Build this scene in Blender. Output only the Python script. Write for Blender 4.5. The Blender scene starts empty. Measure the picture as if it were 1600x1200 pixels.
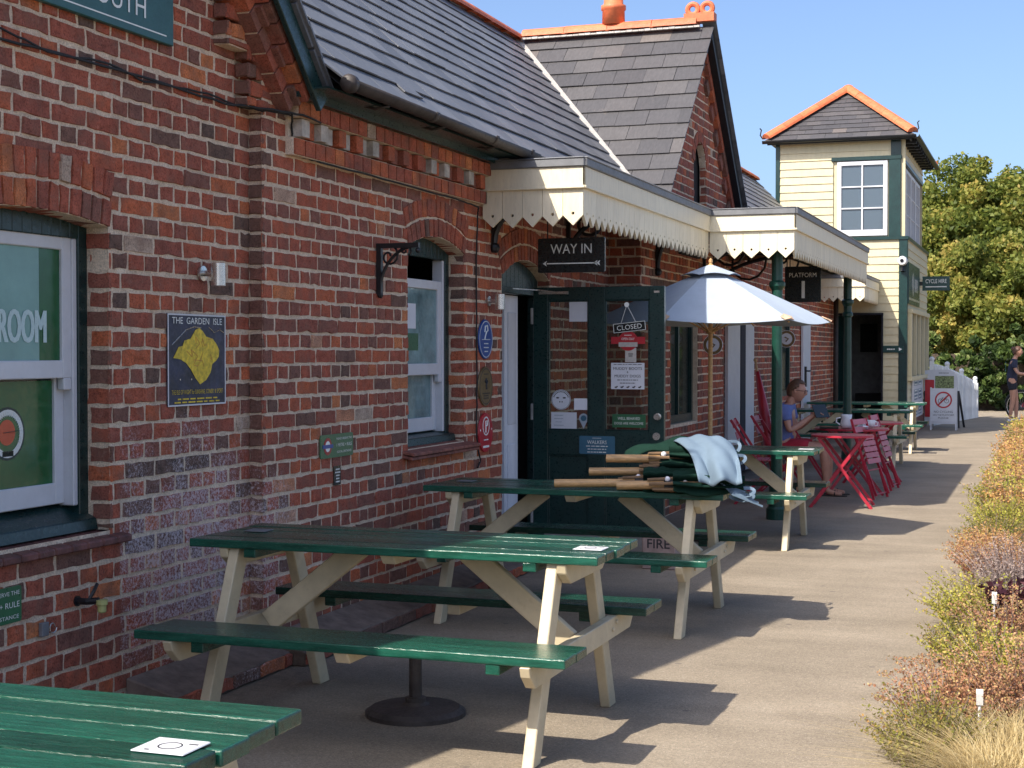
import bpy, math, random
from mathutils import Vector, Matrix
SC = bpy.context.scene
COL = SC.collection
R = random.Random(11)
V = Vector
PI = math.pi
AX, AY, AZ = V((1, 0, 0)), V((0, 1, 0)), V((0, 0, 1))

# ------------------------------------------------------------------ mesh builder
class MB:
    def __init__(s):
        s.v, s.f, s.a = [], [], []
    def add(s, vs, fs, a=None):
        o = len(s.v)
        s.v.extend(tuple(p) for p in vs)
        if a is None: a = R.random()
        for f in fs:
            s.f.append(tuple(i + o for i in f)); s.a.append(a)
    def poly(s, pts, a=None):
        s.add(pts, [tuple(range(len(pts)))], a)
    def box(s, x0, x1, y0, y1, z0, z1, a=None):
        s.add([(x0,y0,z0),(x1,y0,z0),(x1,y1,z0),(x0,y1,z0),(x0,y0,z1),(x1,y0,z1),(x1,y1,z1),(x0,y1,z1)],
              [(0,3,2,1),(4,5,6,7),(0,1,5,4),(1,2,6,5),(2,3,7,6),(3,0,4,7)], a)
    def obox(s, O, X, Y, Z, a=None):          # corner O and three edge vectors
        O, X, Y, Z = V(O), V(X), V(Y), V(Z)
        p = [O, O+X, O+X+Y, O+Y, O+Z, O+X+Z, O+X+Y+Z, O+Y+Z]
        fs = [(0,3,2,1),(4,5,6,7),(0,1,5,4),(1,2,6,5),(2,3,7,6),(3,0,4,7)]
        if X.cross(Y).dot(Z) < 0: fs = [f[::-1] for f in fs]
        s.add(p, fs, a)
    def beam(s, p, q, w, t, side=(1,0,0), a=None):   # w across `side`, t across the other
        p, q = V(p), V(q); d = (q-p); n = d.normalized()
        sd = V(side); sd = (sd - n*sd.dot(n)).normalized(); u = n.cross(sd)
        s.obox(p - sd*w/2 - u*t/2, sd*w, u*t, d, a)
    def prism(s, pts, ext, a=None):
        pts = [V(p) for p in pts]; ext = V(ext); n = len(pts)
        nn = V((0,0,0))
        for i in range(n): nn += pts[i].cross(pts[(i+1) % n])
        if nn.dot(ext) < 0: pts = pts[::-1]
        b = [p + ext for p in pts]
        fs = [tuple(range(n))[::-1], tuple(range(n, 2*n))] + [(i, (i+1) % n, n+(i+1) % n, n+i) for i in range(n)]
        s.add(pts + b, fs, a)
    def tube(s, path, r, n=8, a=None, cap=True, closed=False):
        P = [V(p) for p in path]; m = len(P)
        rs = r if isinstance(r, (list, tuple)) else [r]*m
        t0 = (P[1]-P[0]).normalized(); up = AZ if abs(t0.z) < .9 else AX
        nrm = (up - t0*up.dot(t0)).normalized(); vs = []
        for i in range(m):
            if closed: t = (P[(i+1) % m]-P[i-1]).normalized()
            else: t = (P[min(i+1, m-1)]-P[max(i-1, 0)]).normalized()
            nrm = (nrm - t*nrm.dot(t)).normalized(); b = t.cross(nrm)
            for k in range(n):
                an = 2*PI*k/n; vs.append(P[i] + (nrm*math.cos(an) + b*math.sin(an))*rs[i])
        fs = []
        for i in range(m if closed else m-1):
            j = (i+1) % m
            for k in range(n):
                k2 = (k+1) % n; fs.append((i*n+k, i*n+k2, j*n+k2, j*n+k))
        if cap and not closed:
            fs.append(tuple(range(n))[::-1]); fs.append(tuple(range((m-1)*n, m*n)))
        s.add(vs, fs, a)
    def lathe(s, prof, c=(0,0,0), n=20, a=None, ax=None):
        c = V(c); vs = []; fs = []
        Z = V(ax).normalized() if ax is not None else AZ
        X = (AX if abs(Z.x) < .9 else AY); X = (X - Z*X.dot(Z)).normalized(); Y = Z.cross(X)
        for (r, z) in prof:
            for k in range(n):
                an = 2*PI*k/n; vs.append(c + X*(r*math.cos(an)) + Y*(r*math.sin(an)) + Z*z)
        for i in range(len(prof)-1):
            for k in range(n):
                k2 = (k+1) % n; fs.append((i*n+k, i*n+k2, (i+1)*n+k2, (i+1)*n+k))
        fs.append(tuple(range(n))[::-1]); fs.append(tuple(range((len(prof)-1)*n, len(prof)*n)))
        s.add(vs, fs, a)
    def ball(s, c, r, sc=(1,1,1), n=12, m=8, a=None):
        prof = [(max(1e-4, math.sin(PI*i/m))*r, -math.cos(PI*i/m)*r) for i in range(m+1)]
        o = len(s.v); s.lathe(prof, (0,0,0), n, a); c = V(c)
        for i in range(o, len(s.v)):
            p = s.v[i]; s.v[i] = (c.x+p[0]*sc[0], c.y+p[1]*sc[1], c.z+p[2]*sc[2])
    def disc(s, c, N, r, th=.002, n=24, a=None):
        s.lathe([(r, 0), (r, th)], c, n, a, ax=N)
    def ring(s, c, N, r0, r1, th=.002, n=28, a=None):
        c, N = V(c), V(N).normalized()
        X = (AX if abs(N.x) < .9 else AY); X = (X - N*X.dot(N)).normalized(); Y = N.cross(X); vs = []
        for k in range(n):
            d = X*math.cos(2*PI*k/n) + Y*math.sin(2*PI*k/n)
            vs += [c+d*r0, c+d*r1, c+d*r1+N*th, c+d*r0+N*th]
        fs = []
        for k in range(n):
            a0, b0 = 4*k, 4*((k+1) % n)
            for q in range(4): fs.append((a0+q, b0+q, b0+(q+1) % 4, a0+(q+1) % 4))
        s.add(vs, fs, a)
    def leaf(s, p, sz, ln=1.7, a=None, up=0.0):
        d = V((R.gauss(0,1), R.gauss(0,1), R.gauss(0,1)+up)).normalized()
        e = d.cross(V((R.gauss(0,1), R.gauss(0,1), R.gauss(0,1)))).normalized()
        p = V(p); L = d*sz*ln*.5; W = e*sz*.5
        s.add([p-L, p+W*.9-L*.1, p+L, p-W*.9-L*.1], [(0,1,2,3)], a)
    def build(s, name, mat, parent=None, smooth=False, bevel=0, origin=None, seg=1):
        me = bpy.data.meshes.new(name)
        if parent is not None: o = V(parent.location); pp = parent.parent
        else: o = V(origin) if origin is not None else V((0,0,0)); pp = None
        while pp is not None: o = o + V(pp.location); pp = pp.parent
        me.from_pydata([(p[0]-o.x, p[1]-o.y, p[2]-o.z) for p in s.v], [], s.f)
        at = me.attributes.new('var', 'FLOAT', 'FACE'); at.data.foreach_set('value', s.a)
        if isinstance(mat, (list, tuple)):
            for m_ in mat: me.materials.append(m_)
        else: me.materials.append(mat)
        if smooth:
            me.polygons.foreach_set('use_smooth', [True]*len(me.polygons))
        me.update()
        ob = bpy.data.objects.new(name, me); COL.objects.link(ob)
        if parent is not None: ob.parent = parent
        else: ob.location = o
        if bevel:
            b = ob.modifiers.new('bevel', 'BEVEL'); b.width = bevel; b.segments = seg; b.limit_method = 'ANGLE'; b.angle_limit = .6
        return ob

def tag(o, label=None, cat=None, group=None, kind=None):
    if label: o['label'] = label
    if cat: o['category'] = cat
    if group: o['group'] = group
    if kind: o['kind'] = kind
    return o
def thing(name, label, cat, loc=(0,0,0), group=None):
    o = bpy.data.objects.new(name, None); COL.objects.link(o); o.location = loc
    return tag(o, label, cat, group)
def copy_tree(o, parent=None):
    c = o.copy(); COL.objects.link(c); c.parent = parent
    for ch in list(o.children): copy_tree(ch, c)
    return c

# ------------------------------------------------------------------ materials
def newmat(name):
    m = bpy.data.materials.new(name); m.use_nodes = True
    nt = m.node_tree; return m, nt, nt.nodes['Principled BSDF']
def nd(nt, typ, ins=None, **kw):
    n = nt.nodes.new(typ)
    for k, v in kw.items(): setattr(n, k, v)
    for k, v in (ins or {}).items():
        if hasattr(v, 'is_output') or isinstance(v, bpy.types.NodeSocket): nt.links.new(v, n.inputs[k])
        else: n.inputs[k].default_value = v
    return n
def noise(nt, scale, detail=4, rough=.55, vec=None, dist=0.0):
    ins = {'Scale': scale, 'Detail': detail, 'Roughness': rough, 'Distortion': dist}
    if vec is not None: ins['Vector'] = vec
    return nd(nt, 'ShaderNodeTexNoise', ins).outputs['Fac']
def ramp(nt, fac, stops):
    n = nt.nodes.new('ShaderNodeValToRGB'); nt.links.new(fac, n.inputs['Fac'])
    cr = n.color_ramp
    while len(cr.elements) < len(stops): cr.elements.new(.5)
    for e, (p, c) in zip(cr.elements, stops):
        e.position = p; e.color = (c[0], c[1], c[2], 1) if hasattr(c, '__len__') else (c, c, c, 1)
    return n.outputs['Color']
def math_(nt, op, a, b=0.0, clamp=False):
    n = nt.nodes.new('ShaderNodeMath'); n.operation = op; n.use_clamp = clamp
    for i, v in enumerate((a, b)):
        if isinstance(v, bpy.types.NodeSocket): nt.links.new(v, n.inputs[i])
        else: n.inputs[i].default_value = v
    return n.outputs[0]
def mix(nt, fac, a, b, typ='MIX'):
    n = nt.nodes.new('ShaderNodeMix'); n.data_type = 'RGBA'; n.blend_type = typ
    for k, v in ((0, fac), (6, a), (7, b)):
        if isinstance(v, bpy.types.NodeSocket): nt.links.new(v, n.inputs[k])
        elif k == 0: n.inputs[0].default_value = v
        else: n.inputs[k].default_value = (v[0], v[1], v[2], 1)
    return n.outputs[2]
def pos(nt): return nd(nt, 'ShaderNodeNewGeometry').outputs['Position']
def objc(nt): return nd(nt, 'ShaderNodeTexCoord').outputs['Object']
def var(nt): return nd(nt, 'ShaderNodeAttribute', attribute_name='var').outputs['Fac']
def bump(nt, b, h, strength=.3, dist=.01):
    n = nd(nt, 'ShaderNodeBump', {'Height': h, 'Strength': strength, 'Distance': dist})
    nt.links.new(n.outputs[0], b.inputs['Normal'])
def setc(nt, b, c):
    if isinstance(c, bpy.types.NodeSocket): nt.links.new(c, b.inputs['Base Color'])
    else: b.inputs['Base Color'].default_value = (c[0], c[1], c[2], 1)

def paint(name, col, rough=.45, scale=14, amt=.14, bmp=.12, vamt=.12, metal=0, dirt=None, grain=None, spec=None):
    m, nt, b = newmat(name); p = objc(nt)
    if grain:
        p = nd(nt, 'ShaderNodeMapping', {'Vector': p, 'Scale': grain}).outputs[0]
    n1 = noise(nt, scale, 6, .65, p); n2 = noise(nt, scale*7, 3, .6, p)
    lo = tuple(c*(1-amt*1.5) for c in col); hi = tuple(min(1, c*(1+amt)) for c in col)
    c = ramp(nt, n1, [(.3, lo), (.7, hi)])
    vv = math_(nt, 'ADD', math_(nt, 'MULTIPLY', var(nt), vamt*2), 1-vamt)
    c = mix(nt, 1.0, c, nd(nt, 'ShaderNodeCombineColor', {0: vv, 1: vv, 2: vv}).outputs[0], 'MULTIPLY')
    if dirt:
        f = ramp(nt, noise(nt, scale*2.2, 8, .75, p), [(.56, 0), (.70, dirt[1])])
        c = mix(nt, f, c, dirt[0])
    setc(nt, b, c)
    b.inputs['Metallic'].default_value = metal
    if spec is not None: b.inputs['Specular IOR Level'].default_value = spec
    nt.links.new(ramp(nt, n2, [(.3, max(.05, rough-.1)), (.75, min(1, rough+.12))]), b.inputs['Roughness'])
    bump(nt, b, n2, bmp, .004)
    return m

M = {}
M['green'] = paint('green_gloss_paint', (.009, .068, .045), .22, 7, .34, .30, .30, dirt=((.10, .17, .135), .36), grain=(.9, 9, 9))
M['column'] = paint('column_green_paint', (.008, .052, .036), .35, 9, .2, .12)
M['dkgreen'] = paint('dark_green_paint', (.009, .034, .032), .33, 10, .2, .1)
M['cream'] = paint('cream_paint', (.60, .51, .34), .5, 8, .10, .15, .07, dirt=((.38, .30, .19), .35))
M['towercream'] = paint('weatherboard_paint', (.60, .53, .335), .5, 5, .06, .12, .05, dirt=((.48, .40, .25), .35), grain=(3, 3, 1))
M['valance'] = paint('valance_paint', (.80, .72, .53), .5, 6, .07, .12, .06, dirt=((.45, .36, .22), .42), grain=(5, 5, 1))
M['white'] = paint('white_paint', (.62, .63, .66), .4, 9, .05, .08, .04, dirt=((.5, .48, .44), .25))
M['black'] = paint('black_iron', (.012, .013, .015), .4, 20, .2, .1)
M['sign'] = paint('sign_enamel', (.012, .05, .045), .3, 10, .1, .03)
M['signgreen'] = paint('sign_green', (.03, .13, .06), .35, 10, .1, .03)
M['teal'] = paint('name_board_teal', (.018, .085, .078), .4, 10, .1, .05)
M['blackplate'] = paint('black_enamel', (.008, .012, .012), .3, 10, .1, .03)
M['letter'] = paint('white_lettering', (.78, .80, .76), .4, 10, .05, 0)
M['ink'] = paint('dark_ink', (.03, .03, .035), .5, 10, .05, 0)
M['paper'] = paint('white_paper', (.74, .76, .82), .6, 10, .04, 0)
M['blue'] = paint('blue_enamel', (.02, .075, .30), .35, 10, .08, .03)
M['steelblue'] = paint('blue_plate', (.04, .13, .20), .4, 10, .08, .03)
M['redenamel'] = paint('red_enamel', (.42, .02, .03), .35, 10, .08, .03)
M['bronze'] = paint('bronze_plate', (.22, .15, .07), .42, 16, .2, .1, metal=.5)
M['yellow'] = paint('poster_yellow', (.70, .50, .03), .55, 40, .3, 0)
M['posterblue'] = paint('poster_blue', (.020, .026, .058), .5, 9, .6, 0, dirt=((.07, .05, .10), .6))
M['orangeink'] = paint('poster_orange', (.55, .25, .03), .5, 12, .1, 0)
M['posterorange'] = paint('orange_vinyl', (.55, .10, .04), .4, 12, .1, 0)
M['steel'] = paint('brushed_steel', (.62, .60, .56), .3, 30, .1, .05, metal=.9)
M['lead'] = paint('grey_lead', (.17, .175, .185), .55, 8, .15, .15)
M['terracotta'] = paint('terracotta_tile', (.62, .155, .06), .6, 12, .18, .25, .12, dirt=((.4, .3, .22), .3))
M['limewash'] = paint('flaking_limewash', (.46, .42, .37), .85, 16, .25, .5, .2, dirt=((.22, .12, .09), .8))
M['filmletter'] = paint('pale_film_lettering', (.50, .66, .66), .3, 10, .05, 0)
M['fillet'] = paint('mortar_fillet', (.52, .49, .45), .8, 30, .15, .5)
M['wood'] = paint('varnished_pole', (.50, .30, .13), .4, 6, .25, .1, grain=(1, 9, 9))
M['soffit'] = paint('brown_soffit_boards', (.20, .12, .06), .6, 7, .2, .1)
M['red'] = paint('red_metal_paint', (.42, .022, .045), .4, 10, .12, .05, dirt=((.5, .2, .2), .25))
M['pinkred'] = paint('faded_red_paint', (.50, .12, .15), .5, 10, .12, .05)
M['canvas'] = paint('pale_canvas', (.37, .43, .50), .85, 5, .05, .2, .03)
M['greencanvas'] = paint('dark_green_canvas', (.010, .032, .023), .85, 8, .2, .25, spec=.08)
M['drape'] = paint('pale_blue_canvas', (.15, .21, .275), .85, 5, .08, .2, .03, spec=.15)
M['stain'] = paint('brick_dust_stone', (.165, .125, .10), .85, 10, .3, .5)
M['sillbrick'] = paint('quarry_sill_tile', (.15, .055, .045), .6, 18, .35, .4, .25, dirt=((.30, .22, .17), .5))
M['sillred'] = paint('red_tile_sill', (.24, .085, .06), .7, 18, .35, .4, .25)
M['iron'] = paint('rusty_cast_iron', (.045, .036, .032), .6, 12, .35, .3)
M['soil'] = paint('bed_soil', (.10, .075, .05), .9, 20, .4, .8)
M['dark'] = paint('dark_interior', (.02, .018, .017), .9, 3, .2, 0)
M['greyboard'] = paint('weathered_grey_board', (.27, .26, .25), .8, 9, .2, .2)
M['pinkbox'] = paint('faded_pink_paint', (.42, .31, .28), .7, 9, .2, .2)
M['ceramic'] = paint('white_ceramic', (.78, .79, .82), .18, 9, .02, 0)
M['rubber'] = paint('black_rubber', (.015, .015, .015), .7, 20, .2, .1)
M['phone'] = paint('black_phone', (.012, .012, .014), .2, 9, .1, 0)
M['skin'] = paint('skin', (.52, .27, .19), .5, 12, .08, .05, 0)
M['skin2'] = paint('tanned_skin', (.46, .24, .16), .5, 12, .08, .05, 0)
M['hair'] = paint('brown_hair', (.13, .07, .04), .55, 30, .35, .4, grain=(3, 3, 1))
M['hair2'] = paint('reddish_brown_hair', (.10, .045, .025), .55, 30, .35, .4)
M['tshirt'] = paint('blue_cotton', (.15, .20, .46), .85, 20, .12, .2)
M['shorts'] = paint('red_cotton', (.50, .025, .05), .85, 20, .12, .2)
M['navy'] = paint('navy_cotton', (.022, .027, .06), .85, 20, .2, .2)
M['navyblack'] = paint('black_cotton', (.012, .013, .022), .85, 20, .2, .2)
M['print'] = paint('pale_blue_print', (.10, .30, .38), .8, 60, .4, 0)
M['shoe'] = paint('dark_shoe', (.03, .025, .022), .6, 20, .2, .1)
M['picket'] = paint('white_picket_paint', (.78, .78, .76), .5, 9, .06, .1)
M['olive'] = paint('map_print', (.20, .24, .10), .6, 30, .7, 0)

def brick_mat(name, salt=True):
    m, nt, b = newmat(name); p = pos(nt); v = var(nt)
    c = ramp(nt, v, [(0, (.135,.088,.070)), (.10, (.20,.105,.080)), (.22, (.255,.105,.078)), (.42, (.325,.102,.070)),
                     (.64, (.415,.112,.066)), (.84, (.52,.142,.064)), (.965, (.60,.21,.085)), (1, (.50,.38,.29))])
    n1 = noise(nt, 22, 6, .7, p); n2 = noise(nt, 120, 5, .7, p); n3 = noise(nt, 7, 3, .5, p)
    c = mix(nt, .85, c, ramp(nt, n1, [(.25, .45), (.5, 1.0), (.75, 1.5)]), 'MULTIPLY')
    c = mix(nt, .8, c, ramp(nt, n2, [(.34, .30), (.48, 1.0), (.75, 1.45)]), 'MULTIPLY')
    c = mix(nt, ramp(nt, noise(nt, 11, 4, .6, p), [(.46, 0), (.66, .6)]), c, (.185, .098, .072))
    # soot and lime bloom in blotches
    c = mix(nt, ramp(nt, n3, [(.56, 0), (.80, .45)]), c, (.085, .055, .052))
    c = mix(nt, ramp(nt, noise(nt, 38, 8, .82, p), [(.57, 0), (.72, .55)]), c, (.50, .38, .31))
    if salt:
        sx = nd(nt, 'ShaderNodeSeparateXYZ', {0: p})
        dy = math_(nt, 'DIVIDE', math_(nt, 'SUBTRACT', sx.outputs[1], 6.22), .62)
        dz = math_(nt, 'DIVIDE', math_(nt, 'SUBTRACT', sx.outputs[2], .62), .50)
        rr = math_(nt, 'SQRT', math_(nt, 'ADD', math_(nt, 'MULTIPLY', dy, dy), math_(nt, 'MULTIPLY', dz, dz)))
        w = math_(nt, 'SUBTRACT', 1.45, rr)
        w = math_(nt, 'ADD', w, math_(nt, 'MULTIPLY', math_(nt, 'SUBTRACT', noise(nt, 3.2, 3, .5, p), .5), 1.7))
        w = math_(nt, 'MINIMUM', math_(nt, 'MAXIMUM', w, 0.0), .9)
        g = math_(nt, 'GREATER_THAN', sx.outputs[1], 5.585)
        w = math_(nt, 'MULTIPLY', w, g)
        k = math_(nt, 'ADD', math_(nt, 'MULTIPLY', noise(nt, 60, 10, .9, p), 1.0), math_(nt, 'MULTIPLY', w, .10))
        s = ramp(nt, k, [(.56, 0), (.62, .85)])
        s = math_(nt, 'MULTIPLY', s, math_(nt, 'MULTIPLY', w, 2.4, True))
        c = mix(nt, s, c, (.66, .58, .60))
    setc(nt, b, c); b.inputs['Roughness'].default_value = .88
    b.inputs['Specular IOR Level'].default_value = .25
    h = math_(nt, 'ADD', math_(nt, 'MULTIPLY', n2, .5), n1)
    bump(nt, b, h, .9, .009)
    return m
M['brick'] = brick_mat('brick')
def mortar_mat():
    m, nt, b = newmat('mortar'); p = pos(nt)
    n1 = noise(nt, 14, 6, .7, p); n2 = noise(nt, 160, 4, .7, p)
    c = ramp(nt, n1, [(.25, (.52,.395,.285)), (.5, (.73,.585,.440)), (.75, (.86,.73,.57))])
    c = mix(nt, .8, c, ramp(nt, n2, [(.32, .5), (.6, 1.15)]), 'MULTIPLY')
    c = mix(nt, ramp(nt, noise(nt, 5, 6, .7, p), [(.58, 0), (.74, .45)]), c, (.23, .165, .125))
    setc(nt, b, c); b.inputs['Roughness'].default_value = .95; b.inputs['Specular IOR Level'].default_value = .15
    bump(nt, b, n2, .7, .006); return m
M['mortar'] = mortar_mat()
def slate_mat(name, warm):
    m, nt, b = newmat(name); p = pos(nt); v = var(nt)
    if warm: st = [(0, (.058,.056,.059)), (.5, (.077,.074,.078)), (.85, (.10,.094,.094)), (1, (.145,.125,.115))]
    else: st = [(0, (.115,.120,.132)), (.5, (.150,.156,.170)), (1, (.195,.20,.215))]
    c = ramp(nt, v, st)
    mp = nd(nt, 'ShaderNodeMapping', {'Vector': p, 'Scale': (6, 22, 6) if not warm else (22, 6, 6)}).outputs[0]
    c = mix(nt, .7, c, ramp(nt, noise(nt, 2.5, 7, .7, mp), [(.3, .65), (.6, 1.05), (.8, 1.5)]), 'MULTIPLY')
    f = ramp(nt, noise(nt, 5, 8, .75, p), [(.64, 0), (.74, .5 if warm else .15)])
    c = mix(nt, f, c, (.30, .24, .19))
    setc(nt, b, c); b.inputs['Roughness'].default_value = .5
    bump(nt, b, noise(nt, 40, 5, .7, p), .25, .004); return m
M['slate'] = slate_mat('slate', False)
M['slatewarm'] = slate_mat('weathered_slate', True)
def mixv(nt, p):
    n = nd(nt, 'ShaderNodeTexNoise', {'Vector': p, 'Scale': 2.5, 'Detail': 5.0}); a = nd(nt, 'ShaderNodeVectorMath', {0: n.outputs['Color'], 1: (.35, .35, 0)}, operation='MULTIPLY')
    return nd(nt, 'ShaderNodeVectorMath', {0: p, 1: a.outputs[0]}, operation='ADD').outputs[0]
def asphalt_mat():
    m, nt, b = newmat('asphalt'); p = pos(nt)
    c = ramp(nt, noise(nt, 1.1, 6, .6, p), [(.3, (.232,.192,.142)), (.55, (.294,.244,.182)), (.75, (.336,.283,.215))])
    st = nd(nt, 'ShaderNodeMapping', {'Vector': p, 'Scale': (.5, 2.5, 1)}).outputs[0]
    c = mix(nt, .5, c, ramp(nt, noise(nt, 1.6, 5, .6, st), [(.35, .82), (.65, 1.12)]), 'MULTIPLY')
    vo = nd(nt, 'ShaderNodeTexVoronoi', {'Vector': p, 'Scale': 150.0, 'Randomness': 1.0})
    sp = nd(nt, 'ShaderNodeSeparateColor', {0: vo.outputs['Color']})
    c = mix(nt, .8, c, ramp(nt, sp.outputs[0], [(.0, .70), (.5, 1.0), (.9, 1.12), (1, 1.35)]), 'MULTIPLY')
    near = math_(nt, 'LESS_THAN', vo.outputs['Distance'], .33)
    rare = math_(nt, 'GREATER_THAN', sp.outputs[1], .955)
    c = mix(nt, math_(nt, 'MULTIPLY', math_(nt, 'MULTIPLY', near, rare), .75), c, (.55, .50, .44))
    f = ramp(nt, noise(nt, 3.1, 7, .7, p), [(.64, 0), (.75, .45)])
    c = mix(nt, f, c, (.10, .085, .075))
    gm = nd(nt, 'ShaderNodeTexVoronoi', {'Vector': p, 'Scale': 3.2, 'Randomness': 1.0}); gs = nd(nt, 'ShaderNodeSeparateColor', {0: gm.outputs['Color']})
    spot = math_(nt, 'MULTIPLY', math_(nt, 'LESS_THAN', gm.outputs['Distance'], math_(nt, 'ADD', math_(nt, 'MULTIPLY', noise(nt, 30, 2, .5, p), .05), .035)), math_(nt, 'GREATER_THAN', gs.outputs[2], .45))
    c = mix(nt, math_(nt, 'MULTIPLY', spot, .45), c, (.09, .08, .075))
    ck = nd(nt, 'ShaderNodeTexVoronoi', {'Vector': mixv(nt, p), 'Scale': .42, 'Randomness': 1.0}, feature='DISTANCE_TO_EDGE')
    crack = math_(nt, 'MULTIPLY', math_(nt, 'LESS_THAN', ck.outputs['Distance'], .0035), ramp(nt, noise(nt, .9, 2, .5, p), [(.5, 0), (.56, .7)]))
    sx = nd(nt, 'ShaderNodeSeparateXYZ', {0: p})
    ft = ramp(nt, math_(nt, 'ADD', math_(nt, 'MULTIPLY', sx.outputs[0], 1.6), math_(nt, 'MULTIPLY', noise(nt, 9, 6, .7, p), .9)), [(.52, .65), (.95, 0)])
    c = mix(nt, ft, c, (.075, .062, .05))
    setc(nt, b, c); b.inputs['Roughness'].default_value = .85; b.inputs['Specular IOR Level'].default_value = .3
    h = math_(nt, 'ADD', vo.outputs['Distance'], noise(nt, 240, 3, .6, p))
    bump(nt, b, h, .5, .005); return m
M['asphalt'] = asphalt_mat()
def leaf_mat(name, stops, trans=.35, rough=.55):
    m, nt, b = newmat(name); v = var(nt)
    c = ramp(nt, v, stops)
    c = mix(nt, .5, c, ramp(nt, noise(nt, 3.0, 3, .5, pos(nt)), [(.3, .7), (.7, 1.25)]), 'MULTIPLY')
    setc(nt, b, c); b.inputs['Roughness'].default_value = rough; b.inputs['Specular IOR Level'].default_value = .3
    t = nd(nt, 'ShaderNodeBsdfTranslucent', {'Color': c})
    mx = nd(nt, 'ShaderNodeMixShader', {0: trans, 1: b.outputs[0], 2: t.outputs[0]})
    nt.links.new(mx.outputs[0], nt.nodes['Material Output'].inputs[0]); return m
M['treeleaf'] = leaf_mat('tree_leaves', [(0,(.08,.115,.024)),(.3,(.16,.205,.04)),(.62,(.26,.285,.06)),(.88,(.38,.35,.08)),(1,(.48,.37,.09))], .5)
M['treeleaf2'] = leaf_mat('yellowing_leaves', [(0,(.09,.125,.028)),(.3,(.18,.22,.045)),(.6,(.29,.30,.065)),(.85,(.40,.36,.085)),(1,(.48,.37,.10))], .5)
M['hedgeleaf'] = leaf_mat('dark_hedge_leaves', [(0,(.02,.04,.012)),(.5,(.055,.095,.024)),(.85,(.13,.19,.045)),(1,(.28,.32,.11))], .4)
M['bark'] = paint('bark', (.09, .065, .045), .9, 14, .4, .8)
M['sedum'] = leaf_mat('red_brown_flower_heads', [(0,(.17,.08,.045)),(.35,(.36,.16,.09)),(.7,(.54,.29,.16)),(1,(.52,.42,.16))])
M['limeleaf'] = leaf_mat('lime_leaves', [(0,(.16,.17,.03)),(.4,(.34,.34,.05)),(.8,(.55,.50,.09)),(1,(.60,.42,.14))])
M['olivleaf'] = leaf_mat('olive_leaves', [(0,(.08,.09,.018)),(.4,(.18,.19,.035)),(.8,(.36,.31,.07)),(1,(.48,.26,.10))])
M['straw'] = leaf_mat('straw_blades', [(0,(.34,.24,.10)),(.5,(.56,.43,.20)),(1,(.72,.60,.34))])
M['heather'] = leaf_mat('orange_heather', [(0,(.28,.13,.05)),(.45,(.55,.28,.10)),(.8,(.68,.42,.17)),(1,(.55,.46,.09))])
M['navyleaf'] = leaf_mat('purple_leaves', [(0,(.02,.008,.012)),(.6,(.06,.018,.03)),(1,(.14,.05,.06))])
M['mauve'] = leaf_mat('grey_mauve_stems', [(0,(.16,.12,.11)),(.5,(.34,.26,.23)),(1,(.52,.42,.37))])
def glass(name, tint, tr, rough=.03):
    m, nt, b = newmat(name)
    b.inputs['Base Color'].default_value = (*tint, 1); b.inputs['Roughness'].default_value = rough
    b.inputs['Specular IOR Level'].default_value = .7
    t = nd(nt, 'ShaderNodeBsdfTransparent', {'Color': (.90, .95, .93, 1)})
    mx = nd(nt, 'ShaderNodeMixShader', {0: tr, 1: b.outputs[0], 2: t.outputs[0]})
    nt.links.new(mx.outputs[0], nt.nodes['Material Output'].inputs[0]); return m
M['glass'] = glass('window_glass', (.03, .05, .05), .62)
M['doorglass'] = glass('door_glass', (.03, .04, .04), .78)
M['towerglass'] = glass('tower_window_glass', (.10, .14, .19), .35)
M['vinylteal'] = paint('teal_window_film', (.20, .37, .34), .14, 5, .1, 0)
M['pane_reflection'] = paint('painted_pane_reflection', (.17, .27, .28), .12, 4, .4, 0, dirt=((.30, .38, .40), .7))  # mottled blue-grey paints the reflections seen in the small window's glass
M['vinylgreen'] = paint('green_window_film', (.022, .13, .05), .14, 5, .15, 0)
M['curtain'] = paint('pale_blind', (.50, .55, .60), .8, 5, .1, 0)

# ------------------------------------------------------------------ lettering
def text(mb, s, O, U, W, h, w=None, mid=True, depth=.0008, off=.0015, a=.5, shear=0, bold=0):
    """adds the glyphs of s to mb, centred on O (left aligned if mid is False)"""
    cu = bpy.data.curves.new('t', 'FONT'); cu.body = s; cu.size = 1; cu.resolution_u = 3; cu.extrude = 0; cu.shear = shear; cu.offset = bold
    ob = bpy.data.objects.new('t', cu); COL.objects.link(ob)
    dg = bpy.context.evaluated_depsgraph_get(); me = ob.evaluated_get(dg).to_mesh()
    vs = [v.co.copy() for v in me.vertices]; fs = [tuple(p.vertices) for p in me.polygons]
    ob.evaluated_get(dg).to_mesh_clear(); bpy.data.objects.remove(ob); bpy.data.curves.remove(cu)
    if not vs: return
    x0, x1 = min(v.x for v in vs), max(v.x for v in vs); y0, y1 = min(v.y for v in vs), max(v.y for v in vs)
    sy = h/max(1e-6, (y1-y0)); sx = (w/(x1-x0)) if w else sy
    U, W, O = V(U), V(W), V(O); N = U.cross(W).normalized()
    cx = (x0+x1)/2 if mid else x0; cy = (y0+y1)/2
    mb.add([O + U*((v.x-cx)*sx) + W*((v.y-cy)*sy) + N*(off+depth) for v in vs], fs, a)
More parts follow.
